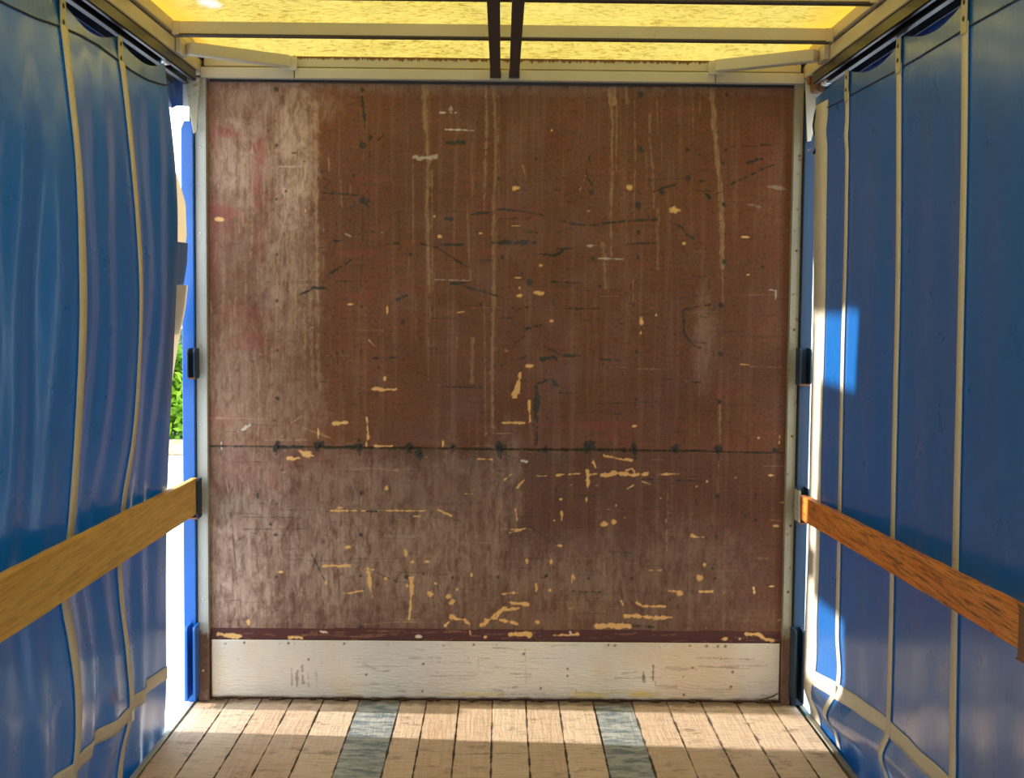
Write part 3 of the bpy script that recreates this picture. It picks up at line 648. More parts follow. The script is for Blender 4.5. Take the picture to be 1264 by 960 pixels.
# side trims of the wall (steel channels)
for nm, x0, x1, mt in (('trim_1', -1.226, -1.186, 'trimL'), ('trim_2', 1.170, 1.203, 'trimR')):
    bm = bm_new(); add_box(bm, (x0, -0.030, 0.0), (x1, 0.02, 2.52), 0.002)
    inn = x1 if x0 < 0 else x0; s = 1 if x0 < 0 else -1
    add_box(bm, (min(inn, inn+s*0.004), -0.034, 0.0), (max(inn, inn+s*0.004), 0.0, 2.515))     # folded lip on the ply side
    o = obj(nm, bm, MAT[mt]); tag(o, kind='structure')
    for z in (0.16, 0.42, 0.78, 1.12, 1.5, 1.86, 2.2):
        bm = bm_new(); add_dome(bm, ((x0+x1)/2+rr.uniform(-.004, .004), -0.030, z+rr.uniform(-.05, .05)), 0.006, 0.003, (0, -1, 0), 10, 3)
        obj('rivet', bm, MAT['zinc' if x0 < 0 else 'rust'], o, True)

# ------------------------------------------------------------------ floor
def make_floor():
    edges_px = [243.6, 280, 321, 359, 398, 442.7, 494, 526.6, 566.8, 608, 649, 689.6, 732, 780, 823, 865, 908, 949, 987]
    xs = []
    for x in edges_px:
        r = ray(x, 867); p = CAM + r*(0.0-CAM[2])/r[2]
        xs.append(p[0]-0.0)
    xs[0] = -1.232
    xs[-1] = 1.225
    me = bpy.data.meshes.new('floor'); V = []; Fc = []; bd = []; gr = []; ac = []
    g = 0.0012; rnd = random.Random(3)
    for i in range(len(xs)-1):
        a, b = xs[i]+g, xs[i+1]-g; grey = 1.0 if i in (5, 12) else 0.0; t = rnd.random(); dz = rnd.uniform(-0.0015, 0.001)
        # boards run the length of the bed; some are butt-jointed
        cuts = [0.0] + ([-0.62-0.02*rnd.random()] if i in (8, 9) else []) + [-2.4-rnd.random(), BACK]
        for y1, y0 in zip(cuts, cuts[1:]):
            ny = max(2, int((y1-y0)/0.12)); base = len(V)
            sect = [(a, -0.012, 1), (a, -0.002, 1), (a+0.0015, -0.0006, 1), ((a+b)/2, 0.0, 0), (b-0.0015, -0.0006, 1), (b, -0.002, 1), (b, -0.012, 1)]
            for k in range(ny+1):
                y = y1-0.0015 - (y1-y0-0.003)*k/ny; wv = 0.0010*math.sin(y*7+i)
                for sx, szz, u in sect:
                    V.append((sx, y, szz+dz+wv)); bd.append(t); gr.append(grey); ac.append(u)
            n = len(sect)
            for k in range(ny):
                for j in range(n-1):
                    q = base+k*n+j; Fc.append((q, q+1, q+n+1, q+n))
            Fc.append(tuple(base+j for j in range(n)))
    q = len(V)
    # sub-floor under the gaps
    for x, y in ((-1.235, 0.03), (1.235, 0.03), (1.235, BACK), (-1.235, BACK)):
        V.append((x, y, -0.012)); bd.append(0.0); gr.append(0.0); ac.append(1.6)
    Fc.append((q, q+1, q+2, q+3))
    for x, y in ((-1.235, 0.03), (1.235, 0.03), (1.235, BACK), (-1.235, BACK)):
        V.append((x, y, -0.10)); bd.append(0.0); gr.append(0.0); ac.append(1.6)
    for k in range(4): Fc.append((q+k, q+(k+1) % 4, q+4+(k+1) % 4, q+4+k))
    Fc.append((q+7, q+6, q+5, q+4))
    me.from_pydata(V, [], Fc); me.update()
    for nme, arr in (('board', bd), ('grey', gr), ('across', ac)):
        at = me.attributes.new(nme, 'FLOAT', 'POINT'); at.data.foreach_set('value', np.array(arr, np.float32))
    me.materials.append(MAT['floor'])
    o = bpy.data.objects.new('floor', me); COL.objects.link(o)
    return tag(o, 'worn plank floor of the load bed with two grey painted strips', 'floor', None, 'structure')


make_floor()
for s, mt, nm in ((-1, 'edgeL', 'bare metal edging rail along the left side of the plank floor'), (1, 'edge', 'flaked teal and grey edging rail along the right side of the plank floor')):
    bm = bm_new(); xa, xb = (-1.258, -1.2355) if s < 0 else (1.2355, 1.256)
    add_box(bm, (xa, BACK, -0.14), (xb, 0.03, 0.003), 0.002)
    xo = xa if s < 0 else xb
    add_box(bm, (xo-0.001, BACK, -0.16), (xo+0.001, 0.03, -0.02))
    o = obj('edge_rail', bm, MAT[mt]); tag(o, nm, 'edging rail')

# lumps of dirt along the foot of the kick plate
for i, (c, x, sc) in enumerate([('E',100,1.2),('E',205,.9),('E',340,1.3),('E',485,.9),('E',610,1.1),('E',740,1.0),('E',860,1.1),('E',990,1.1),('E',1135,1.1),('F',80,1.1),('F',210,1.1),('F',365,1.2),('F',520,.9),('F',690,1.0),('F',855,1.1),('F',1025,1.1),('F',1130,1.3)]):
    q = wp(c, x, 905); bm = bm_new(); rd = random.Random(i+50)
    for k in range(7):
        t = bmesh.new(); bmesh.ops.create_icosphere(t, subdivisions=2, radius=0.006*sc*rd.uniform(0.5, 1.2))
        for v in t.verts: v.co *= rd.uniform(0.75, 1.2); v.co.x *= 1.5; v.co.z *= 0.75
        bmesh.ops.translate(t, verts=t.verts, vec=(q[0]+rd.uniform(-.020, .020)*sc, -0.017+rd.uniform(-.004, .004), 0.0045+rd.uniform(0, .003)))
        merge(bm, t)
    o = obj('dirt_lump', bm, MAT['soil'], None, True)
    tag(o, 'small brown lump of dirt on the floor against the silver kick plate', 'dirt', 'dirt lumps along the foot of the kick plate')
bm = bm_new()
pts = [onY(*(600+1120/K, 590+912/K), -0.02), onY(600+1150/K, 590+905/K, -0.02), onY(600+1180/K, 590+895/K, -0.02), onY(600+1200/K, 590+882/K, -0.02)]
pts = [(p[0], p[1], max(p[2], 0.003)) for p in pts]; add_tube(bm, pts, [0.002, 0.003, 0.003, 0.0015], 6)
pts2 = [pts[1], (pts[1][0]+0.03, -0.03, 0.004), (pts[1][0]+0.07, -0.035, 0.003)]; add_tube(bm, pts2, [0.002, 0.002, 0.001], 6)
o = obj('twig', bm, MAT['bark'], None, True); tag(o, 'thin dark twig leaning on the right end of the kick plate', 'twig')

# ------------------------------------------------------------------ ceiling and roof frame
bm = bm_new()
nx, ny = 60, 140; grid = []
for j in range(ny+1):
    row = []
    y = 0.03 + (BACK-0.03)*(j/ny)**1.6
    for i in range(nx+1):
        x = -1.31 + 2.62*i/nx
        z = 2.652 + 0.004*math.sin(y*11)*math.cos(x*2) + 0.003*math.sin(x*17+y*3) - 0.044*max(0.0, 1-abs(y)/0.34)
        row.append(bm.verts.new((x, y, z)))
    grid.append(row)
for j in range(ny):
    for i in range(nx): bm.faces.new((grid[j][i], grid[j][i+1], grid[j+1][i+1], grid[j+1][i]))
o = obj('ceiling', bm, MAT['roof'], None, True)
tag(o, 'yellow translucent weathered roof sheet glowing with daylight', 'roof', None, 'structure')

# header over the plywood
hd = thing('header_rail', 'cream metal header across the top of the plywood wall, rust-streaked along its upper edge', 'header', (0, -0.02, 2.517))
bm = bm_new(); add_box(bm, (-1.199, -0.046, 2.518), (1.199, 0.03, 2.559), 0.002); obj('lower_rail', bm, MAT['alu'], hd)
bm = bm_new(); add_box(bm, (-1.189, -0.032, 2.564), (1.189, 0.03, 2.607), 0.003)
obj('upper_rail', bm, MAT['alu_rust'], hd)
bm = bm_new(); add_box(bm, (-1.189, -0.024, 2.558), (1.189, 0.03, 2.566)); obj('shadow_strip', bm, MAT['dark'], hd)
bm = bm_new(); add_box(bm, (-1.17, -0.010, 2.508), (1.165, 0.0, 2.518)); obj('header_shade_strip', bm, MAT['black'], hd)  # black strip standing in for the shadow line under the header
for x in (-0.827, 0.845):
    bm = bm_new(); add_box(bm, (x-0.002, -0.048, 2.517), (x+0.002, -0.045, 2.607)); obj('joint', bm, MAT['rust'], hd)

# side rails
for s, word in ((-1, 'left'), (1, 'right')):
    sr = thing('side_rail', 'long cream metal roof rail with a black curtain track along the %s side' % word, 'roof rail', (s*1.2, 0, 2.5))
    bm = bm_new(); a, b = sorted((s*1.200, s*1.245)); add_box(bm, (a, BACK, 2.538), (b, 0.03, 2.592), 0.003); obj('lower_beam', bm, MAT['alu'], sr)
    bm = bm_new(); a, b = sorted((s*1.190, s*1.245)); add_box(bm, (a, BACK, 2.600), (b, 0.03, 2.645), 0.003); obj('upper_beam', bm, MAT['alu'], sr)
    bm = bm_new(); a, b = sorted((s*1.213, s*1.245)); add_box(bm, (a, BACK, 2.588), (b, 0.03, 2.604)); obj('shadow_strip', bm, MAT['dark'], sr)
    # track: an open channel with lips
    bm = bm_new()
    for (u0, u1, v0, v1) in ((1.206, 1.211, 2.496, 2.540), (1.206, 1.300, 2.534, 2.540), (1.243, 1.249, 2.488, 2.540), (1.294, 1.300, 2.484, 2.540), (1.206, 1.222, 2.496, 2.500), (1.236, 1.256, 2.484, 2.490)):
        a, b = sorted((s*u0, s*u1)); add_box(bm, (a, BACK, v0), (b, -0.09 if s < 0 else -0.165, v1), 0.0008)
    obj('curtain_track', bm, MAT['black'], sr)

# cross beams
def cross_beam(y, z0, z1, label):
    cb = thing('cross_beam', label, 'roof beam', (0, y, z0), 'cross beams under the roof sheet')
    bm = bm_new(); add_box(bm, (-1.192, y-0.016, z0), (1.192, y+0.016, z1), 0.003, 2); obj('beam', bm, MAT['alu'], cb)
    bm = bm_new(); add_box(bm, (-1.18, y-0.020, z0-0.005), (1.18, y+0.020, z0+0.001)); obj('dark_underside', bm, MAT['dark'], cb)  # thin dark strip along the underside of the beam
    for s in (-1, 1):
        bm = bm_new(); a, b = sorted((s*1.165, s*1.192)); add_box(bm, (a, y-0.022, z0-0.003), (b, y+0.022, z1), 0.002); obj('end_bracket', bm, MAT['alu'], cb)


cross_beam(-0.50, 2.590, 2.636, 'cream cross beam under the yellow roof, the one nearest the plywood wall')
cross_beam(-1.055, 2.600, 2.646, 'cross beam at the very top edge of the photo, nearest the viewer')

# gusset braces in the corners
for s, word in ((-1, 'left'), (1, 'right')):
    cb = thing('corner_brace', 'cream diagonal brace between the %s roof rail and the header' % word, 'brace', (s*1.18, -0.4, 2.57))
    bm = bm_new(); add_beam(bm, (s*1.168, -0.37, 2.566), (s*0.850, -0.078, 2.577), 0.045, 0.046, None, None, 0.004); obj('strut', bm, MAT['alu'], cb)
    bm = bm_new(); add_box(bm, (s*0.845-0.03, -0.056, 2.548), (s*0.845+0.03, -0.0465, 2.600), 0.002); obj('foot_plate', bm, MAT['alu'], cb)
    bm = bm_new(); a, b = sorted((s*1.180, s*1.199)); add_box(bm, (a, -0.44, 2.540), (b, -0.33, 2.592), 0.002); obj('wall_plate', bm, MAT['alu'], cb)

# two dark bars running back from the header
for x0, x1, word in ((-0.050, -0.010, 'left'), (0.0255, 0.064, 'right')):
    rb = thing('roof_bar', '%s one of the two dark steel bars running under the middle of the roof' % word, 'roof bar', ((x0+x1)/2, -0.2, 2.53), 'dark bars under the roof')
    bm = bm_new(); add_box(bm, (x0, BACK, 2.532), (x1, -0.055, 2.552), 0.003, 2); obj('bar', bm, MAT['dark'], rb)
    bm = bm_new(); add_box(bm, (x0-0.002, -0.060, 2.526), (x1+0.002, -0.046, 2.556), 0.002); obj('end_bracket', bm, MAT['dark'], rb)
    for yy in (-0.50, -1.055):
        bm = bm_new(); zt = 2.585 if yy > -1 else 2.595
        add_box(bm, (x0+0.006, yy-0.012, 2.550), (x1-0.006, yy+0.012, zt)); obj('hanger', bm, MAT['dark'], rb)

# ------------------------------------------------------------------ corner posts with pockets
def flange(bm, x, y0, y1, z0, z1, th, round_bottom=False, r=0.018):
    """a plate standing in the y-z plane, rounded at its free front corners"""
    pts = [(y1, z0), (y1, z1)]
    for k in range(7):
        a = math.pi/2*k/6; pts.append((y0+r-r*math.sin(a), z1-r+r*math.cos(a)))
    if round_bottom:
        for k in range(7):
            a = math.pi/2*k/6; pts.append((y0+r-r*math.cos(a), z0+r-r*math.sin(a)))
    else: pts.append((y0, z0))
    add_prism(bm, pts, 'x', x-th/2, x+th/2, 0.0012)


def pocket(parent, xi, xo, y0, y1, z0, z1, mat, rusty=None, rb=False, th=0.007):
    bm = bm_new(); flange(bm, xi, y0, y1, z0, z1, th, rb); k = obj('pocket', bm, mat, parent)
    bm = bm_new(); flange(bm, xo, y0, y1, z0, z1, th, rb); obj('flange', bm, mat, k)
    if rusty:
        bm = bm_new(); a, b = sorted((xi, xo)); add_box(bm, (a, y0+0.01, z0-0.004), (b, y1, z0+0.003)); obj('pocket_floor', bm, rusty, k)
    return k


for s, word, mt in ((-1, 'left', 'blue'), (1, 'right', 'bluedk')):
    cp = thing('corner_post', 'blue steel corner post at the %s edge of the plywood wall, with slat pockets' % word, 'post', (s*1.245, -0.02, 0))
    bm = bm_new(); a, b = (-1.276, -1.228) if s < 0 else (1.205, 1.250)
    ptop = 2.345 if s < 0 else 2.50
    add_prism(bm, [(a, 0.003), (b, 0.003), (b, ptop-(0.03 if s < 0 else 0)), (b-0.012 if s > 0 else b, ptop), (a+0.012, ptop), (a, ptop-0.03)], 'y', -0.055, 0.02, 0.002)
    obj('post', bm, MAT[mt], cp)
    if s < 0:
        zz = [onY(238, q, -0.12)[2] for q in (467, 430, 640, 592, 863, 773)]
    else:
        zz = [onY(990, q, -0.12)[2] for q in (475, 430, 646, 603, 868, 778)]
    fx = [(240, 232), (241, 233), (240.5, 231)] if s < 0 else [(988, 1001), (985, 999), (981, 991)]
    fx = [(onY(a, yy, -0.12)[0], onY(b, yy, -0.12)[0]) for (a, b), yy in zip(fx, (450, 615, 810))]
    sx = onY(243, 612, -0.10)[0]-0.013 if s < 0 else onY(988, 626, -0.12)[0]+0.013
    fx[1] = (sx-s*0.0185, sx+s*0.0185)
    pocket(cp, fx[0][0], fx[0][1], -0.125, -0.050, zz[0], zz[1], MAT['bluedk' if s < 0 else mt], MAT['rust'], True)
    pocket(cp, fx[1][0], fx[1][1], -0.125, -0.050, zz[2], zz[3], MAT['bluedk'], MAT['rust'], True)
    pocket(cp, fx[2][0], fx[2][1], -0.135, -0.050, max(zz[4], 0.004), zz[5], MAT[mt], None, False, 0.009)
    # tapered gusset plate hanging from the rail
    bm = bm_new()
    if s < 0: q = [(228, 93), (247, 97), (245, 130), (243, 163), (239, 165), (233, 130)]
    else: q = [(994, 100), (1016, 108), (1008, 145), (1001, 174), (996, 175), (995, 140)]
    ol = [(lambda p: (p[0], p[2]))(onY(px, py, -0.075)) for px, py in q]
    ol = [(x, min(z, 2.536)) for x, z in ol]
    add_prism(bm, ol, 'y', -0.078, -0.072, 0.001); obj('gusset_plate', bm, MAT['trimR' if s < 0 else 'alu'], cp)
    bm = bm_new(); a, b = sorted((s*1.232, s*1.262)) if s < 0 else (1.210, 1.240); add_box(bm, (a, -0.075, 2.40), (b, -0.05, 2.50), 0.002); obj('gusset_stem', bm, MAT['trimL' if s < 0 else 'bluedk'], cp)

# rusty hinge and loose cable in the top right corner
bm = bm_new(); rd = random.Random(4)
p0 = onY(1009, 100, -0.11)
add_box(bm, (p0[0]-0.02, -0.13, p0[2]-0.045), (p0[0]+0.012, -0.08, p0[2]+0.03), 0.006, 2)
add_tube(bm, [(p0[0]+0.012, -0.145, p0[2]-0.05), (p0[0]+0.012, -0.145, p0[2]+0.04)], 0.010, 10)
add_box(bm, (p0[0]-0.035, -0.10, p0[2]-0.01), (p0[0]-0.01, -0.08, p0[2]+0.03), 0.004)
hg = obj('hinge', bm, MAT['rust'], cp); tag(hg, 'rusty hinge block')
bm = bm_new(); pts = [onY(x, y, -0.15) for x, y in [(1012, 118), (1009, 130), (1006, 142), (1004, 155), (1005, 163), (1008, 170), (1008, 182), (1004, 190)]]
add_tube(bm, pts, 0.0045, 8); o = obj('cable', bm, MAT['black'], None, True); tag(o, 'thin black cable hanging below the hinge in the top right corner', 'cable')

# intermediate posts just outside the picture that carry the other ends of the slats
for s, word, yp in ((-1, 'left', -2.42), (1, 'right', -2.56)):
    ip = thing('side_post', 'steel side post at the %s edge of the photo, holding the slat end' % word, 'post', (s*1.19, yp, 0))
    bm = bm_new(); a, b = sorted((s*1.135, s*1.188)); add_box(bm, (a, yp-0.06, 0.004), (b, yp, 2.53), 0.003)
    add_box(bm, (min(s*1.15, s*1.186), yp-0.05, 2.52), (max(s*1.15, s*1.186), yp-0.01, 2.60)); obj('post', bm, MAT['blue'], ip)
    if s < 0:
        pocket(ip, -1.152, -1.205, -2.33-0.0, -2.42, onX(0, 490, -1.152)[2], onX(0, 452, -1.152)[2], MAT['rust'], MAT['rust'], True)
        zc = 0.91; pocket(ip, -1.128, -1.180, -2.37, -2.44, zc-0.085, zc+0.085, MAT['bluedk'], None, True)
    else:
        zc = 0.925; pocket(ip, 1.135, 1.186, -2.490, -2.56, zc-0.06, zc+0.06, MAT['rust'], None, True)

# ------------------------------------------------------------------ timber slats
def slat(name, label, mat, A, Bp, w, h0, h1, seed):
    rd = random.Random(seed); bm = bm_new()
    add_beam(bm, A, Bp, w, h0, w, h1, 0.003, 26, 0.0012, rd)
    o = obj(name, bm, mat); tag(o, label, 'timber slat')
    return o


eL0, eL1 = onY(243, 590, -0.10), onY(243, 634, -0.10); nL0, nL1 = onX(0, 713, -1.135), onX(0, 795, -1.135)
d = (nL0-eL0)/(nL0[1]-eL0[1]); yend = -2.415
cA = (eL0+eL1)/2; cB = (nL0+nL1)/2; cB = cA+(cB-cA)*(yend-cA[1])/(cB[1]-cA[1])
slat('timber_slat', 'thick yellowish timber slat running along the left curtain', MAT['woodL'], (cA[0]-0.013, -0.085, cA[2]), (cB[0]-0.013, yend, cB[2]), 0.026, eL0[2]-eL1[2], nL0[2]-nL1[2], 1)
eR0, eR1 = onY(988, 611.5, -0.12), onY(988, 641, -0.12); nR0, nR1 = onX(1262, 750, 1.148), onX(1262, 804.5, 1.148)
cA = (eR0+eR1)/2; cB = (nR0+nR1)/2
slat('timber_slat', 'narrow orange-brown timber slat with dark grain along the right curtain', MAT['woodR'], (cA[0]+0.013, -0.10, cA[2]), (cB[0]+0.013, cB[1], cB[2]), 0.026, eR0[2]-eR1[2], nR0[2]-nR1[2], 2)
bm = bm_new(); x = onY(988, 626, -0.125); add_box(bm, (x[0]-0.010, -0.135, eR1[2]-0.01), (x[0]-0.001, -0.058, eR0[2]+0.02), 0.002)
o = obj('slat_clip', bm, MAT['trimL']); tag(o, 'grey metal clip gripping the far end of the orange-brown slat', 'clip')

# ------------------------------------------------------------------ curtains
def smooth_interp(zq, z, v):
    z = np.array(z); v = np.array(v); o = np.argsort(z); z = z[o]; v = v[o]
    m = np.gradient(v, z); i = np.clip(np.searchsorted(z, zq)-1, 0, len(z)-2)
    h = z[i+1]-z[i]; t = np.clip((zq-z[i])/h, 0, 1)
    return (2*t**3-3*t**2+1)*v[i]+(t**3-2*t**2+t)*h*m[i]+(-2*t**3+3*t**2)*v[i+1]+(t**3-t**2)*h*m[i+1]


class Curtain:
    def __init__(s, side, cols, dy, extra):
        s.side = side; s.Y = [c[0] for c in cols]; s.prof = []
        s.dy = dy
        for y, path in cols:
            pts = [] if len(path) != 8 else [(q[0], y, q[1]) for q in path]
            for px, py in (path if len(path) != 8 else []):
                p = onY(px, py, y)
                if dy: p = onY(px, py, y+float(dy(np.array(y), np.array(p[2]))))
                pts.append(p)
            s.prof.append(([p[2] for p in pts], [p[0] for p in pts]))
        s.extra = extra
        o = np.argsort(s.Y); s.Y = [s.Y[i] for i in o]; s.prof = [s.prof[i] for i in o]
    def base(s, y, z):
        y = np.asarray(y, float); z = np.asarray(z, float)
        vals = np.stack([smooth_interp(z, *p) for p in s.prof])       # (ncol, ...)
        Y = np.array(s.Y); i = np.clip(np.searchsorted(Y, y)-1, 0, len(Y)-2)
        t = np.clip((y-Y[i])/(Y[i+1]-Y[i]), 0, 1); ts = 0.45*t*t*(3-2*t)+0.55*t
        a = np.take_along_axis(vals, i[None], 0)[0]; b = np.take_along_axis(vals, (i+1)[None], 0)[0]
        return a*(1-ts)+b*ts
    def X(s, y, z):
        y = np.asarray(y, float); z = np.asarray(z, float); y, z = np.broadcast_arrays(y, z)
        x = s.base(y, z)+s.side*s.extra(y, z)
        lim = s.side*1.264                                       # it hangs outside the edge rail
        k = np.clip((0.10-z)/0.08, 0, 1)
        return np.where(np.abs(x) < 1.264, x*(1-k)+lim*k, x)
    def ry(s, y, z): return y + (s.dy(np.asarray(y, float), np.asarray(z, float)) if s.dy else 0)


def sheet(name, cur, ys, z0f, z1f, nz, mat, parent, off=0.0, scuffs=()):
    V = []; Fc = []; n = len(ys)
    ys = np.array(ys); rows = []
    for k in range(nz+1):
        t = k/nz; zz = np.array([z0f(y)+(z1f(y)-z0f(y))*t for y in ys]); xx = cur.X(ys, zz)-cur.side*off
        rows.append(np.stack([xx, cur.ry(ys, zz), zz], -1))
    co = np.concatenate(rows); idx = np.arange(len(co)).reshape(nz+1, n)
    q = np.stack([idx[:-1, :-1], idx[:-1, 1:], idx[1:, 1:], idx[1:, :-1]], -1).reshape(-1, 4)
    off3 = np.array(parent.location) if parent is not None else np.zeros(3)
    me = bpy.data.meshes.new(name); me.from_pydata((co-off3).tolist(), [], q.tolist()); me.update()
    at = me.attributes.new('scuff', 'FLOAT', 'POINT'); sv = np.zeros(len(co), np.float32)
    for (y, z, ry, rz, am) in scuffs:
        r = np.hypot((co[:, 1]-y)/ry, (co[:, 2]-z)/rz)+0.9*(vnoise(co[:, 1], co[:, 2], 0.02, 77)-0.5)
        sv = np.maximum(sv, np.clip((1-r)*2, 0, 1)*am)
    at.data.foreach_set('value', sv.astype(np.float32))
    for f in me.polygons: f.use_smooth = True
    me.materials.append(mat)
    o = bpy.data.objects.new(name, me); COL.objects.link(o)
    if parent is not None: o.parent = parent
    return o


def ribbon_v(name, cur, y, wdt, z0, z1, mat, parent, n=90, off=0.004, drift=None):
    rows = []; zs = np.linspace(z0, z1, n)
    for z in zs:
        yy = np.array([y-wdt/2, y, y+wdt/2]) + (drift(z) if drift else 0)
        xx = cur.X(yy, np.full(3, z))-cur.side*off; rows.append(np.stack([xx, cur.ry(yy, np.full(3, z)), np.full(3, z)], -1))
    co = np.concatenate(rows)-np.array(parent.location); idx = np.arange(len(co)).reshape(n, 3)
    q = np.stack([idx[:-1, :-1], idx[:-1, 1:], idx[1:, 1:], idx[1:, :-1]], -1).reshape(-1, 4)
    me = bpy.data.meshes.new(name); me.from_pydata(co.tolist(), [], q.tolist()); me.update(); me.materials.append(mat)
    for f in me.polygons: f.use_smooth = True
    o = bpy.data.objects.new(name, me); COL.objects.link(o); o.parent = parent
    m = o.modifiers.new('thickness', 'SOLIDIFY'); m.thickness = 0.002; m.offset = 0
    return o


def ribbon_h(name, cur, y0, y1, zf, hgt, mat, parent, n=200, off=0.003):
    ys = np.linspace(y0, y1, n); rows = []
    for dz in (-hgt/2, -hgt/4, 0, hgt/4, hgt/2):
        zz = np.array([zf(y) for y in ys])+dz; xx = cur.X(ys, zz)-cur.side*off; rows.append(np.stack([xx, cur.ry(ys, zz), zz], -1))
    co = np.concatenate(rows)-np.array(parent.location); idx = np.arange(len(co)).reshape(5, n)
    q = np.stack([idx[:-1, :-1], idx[:-1, 1:], idx[1:, 1:], idx[1:, :-1]], -1).reshape(-1, 4)
    me = bpy.data.meshes.new(name); me.from_pydata(co.tolist(), [], q.tolist()); me.update(); me.materials.append(mat)
    for f in me.polygons: f.use_smooth = True
    o = bpy.data.objects.new(name, me); COL.objects.link(o); o.parent = parent
    m = o.modifiers.new('thickness', 'SOLIDIFY'); m.thickness = 0.002; m.offset = 0
    return o


# left curtain: slack and billowing
YE = -0.50                                   # free edge; beyond it daylight comes in
edge = [(203, 70), (204, 85), (207, 117), (212, 160), (216, 200), (219, 250), (219, 320), (216, 400), (211, 500), (207, 590), (205, 700), (205, 780), (205, 850), (203, 900), (202, 960)]
sB = [(139, 20), (142, 35), (150, 85), (163, 200), (170, 280), (174, 350), (172, 450), (165, 540), (152, 620), (147, 690), (150, 740), (158, 810), (161, 880), (150, 930), (147, 1010)]
sA = [(70, -20), (73, 0), (86, 100), (97, 200), (101, 300), (102, 400), (97, 520), (88, 640), (79, 740), (88, 790), (96, 850), (96, 920), (84, 1000), (76, 1100)]
sC = [(px-640*0.16-14, py*1.0) for px, py in [(86, -60), (92, 100), (100, 250), (104, 400), (95, 560), (80, 700), (78, 800), (84, 900), (78, 1100)]]
XL = -1.275


def const_path(y, x, bulge):
    """a strap line described directly in metres: (x, z) pairs"""
    out = []
    for z in (-0.3, 0.1, 0.45, 0.9, 1.3, 1.7, 2.1, 2.52):
        b = bulge*math.sin(max(0, min(1, (z-0.85)/1.65))*math.pi)
        out.append((x+b, z))
    return out


def extraL(y, z):
    # outward belly between straps (scallop), long vertical folds, stronger low down
    ph = (y-(-0.50))/0.53
    s = np.abs(np.sin(math.pi*ph))
    env = np.clip((2.5-z)/0.5, 0, 1)
    low = np.clip((1.2-z)/1.0, 0, 1)
    return s*(0.016*env + 0.011*low*np.sin(y*19+z*1.6) + 0.007*np.sin(y*33-z*2.2)*env + 0.006*np.sin(y*9+z*7)*env)
def dyL(y, z):        # the free edge leans: further back at the top than at the floor
    w = np.clip((y+1.01)/0.51, 0, 1); return w*w*(0.09-0.19*np.clip(z/2.4, 0, 1))


CL = Curtain(-1, [(YE, edge), (-1.01, sB), (-1.54, sA), (-2.12, const_path(-2.12, -1.30, 0.0)), (-3.2, const_path(-3.2, XL, 0.0)), (BACK, const_path(BACK, XL, 0.0))], dyL, extraL)
cl = thing('side_curtain', 'slack blue tarpaulin curtain on the left with cream straps, drawn back from the front post', 'curtain', (-1.27, -1.5, 0))
ysL = list(np.linspace(BACK, -2.2, 60)) + list(np.linspace(-2.18, YE, 230))
topL = lambda y: 2.480-0.045*abs(math.sin(math.pi*(y+1.01)/0.53)) if y < -0.52 else 2.465
sc = onX(137, 857, -1.24); sc2 = onX(140, 830, -1.24)
sheet('tarpaulin', CL, ysL, lambda y: -0.24, topL, 150, MAT['pvc'], cl, 0, [(sc[1], sc[2], 0.06, 0.03, .8), (sc2[1], sc2[2], 0.03, 0.06, .6), (sc[1]+0.1, sc[2]+0.06, 0.04, 0.03, .6)])
straps_L = [-1.01, -1.54]
for y in straps_L:
    ribbon_v('strap', CL, y, 0.058 if y > -2 else 0.06, -0.20, 2.40, MAT['strap'], cl, 110, 0.005)
    bm = bm_new(); xc = float(CL.X(np.array([y]), np.array([2.44]))[0])
    add_box(bm, (xc+0.004, y-0.022, 2.375), (xc+0.008, y+0.022, 2.480), 0.001)
    hp = obj('hanger_plate', bm, MAT['alu'], cl)
    for zz in (2.41, 2.455):
        bm = bm_new(); add_dome(bm, (xc+0.008, y, zz), 0.008, 0.003, (1, 0, 0), 10, 3); obj('rivet', bm, MAT['black'], hp)
ribbon_h('lower_belt', CL, -2.3, YE, lambda y: 0.262+0.03*min(0, (y+1.0))*0-0.03*max(0, y+1.01)/0.5, 0.050, MAT['strap'], cl, 220, 0.003)
ribbon_h('stitched_seam', CL, -2.3, YE, lambda y: 2.395-0.012*math.sin((y+1.0)*6), 0.005, MAT['stitch'], cl, 220, 0.003)
bm = bm_new(); xb = float(CL.X(np.array([-1.01]), np.array([0.25]))[0]); add_box(bm, (xb+0.008, -1.03, 0.235), (xb+0.013, -1.0, 0.275), 0.003, 2); obj('buckle', bm, MAT['zinc'], cl)
# the folded-back end of the left curtain, seen through the gap
def ribbon_px(name, left, right, Yl, Yr, mat, parent, n=26):
    """folded cloth running from behind the curtain's free edge (left) to the post (right)"""
    bm = bm_new(); L = []; R = []
    def samp(path, t):
        i = min(int(t*(len(path)-1)), len(path)-2); f = t*(len(path)-1)-i
        return path[i][0]*(1-f)+path[i+1][0]*f, path[i][1]*(1-f)+path[i+1][1]*f
    for k in range(n+1):
        a = samp(left, k/n); b = samp(right, k/n)
        q = onY(b[0], b[1], Yr); R.append(bm.verts.new(q)); L.append(bm.verts.new((-1.300+Yl, -0.62, q[2]+0.0)))
    for k in range(n): bm.faces.new((L[k], R[k], R[k+1], L[k+1]))
    return obj(name, bm, mat, parent, True)


ribbon_px('folded_hem', [(212, 205), (212, 260), (212, 320), (212, 360), (212, 392)], [(218, 214), (229, 250), (230.5, 290), (224, 340), (214, 392)], 0.0, -0.15, MAT['strap'], cl)
ribbon_px('folded_flap', [(227, 285), (222, 330), (216, 360), (211, 400)], [(232, 300), (231, 325), (225, 365), (213, 410)], -0.008, -0.14, MAT['pvc'], cl)
ribbon_px('flap_hem', [(230, 340), (222, 378), (215, 420), (209, 470)], [(232, 352), (229, 380), (220, 425), (211, 480)], -0.016, -0.13, MAT['strap'], cl)

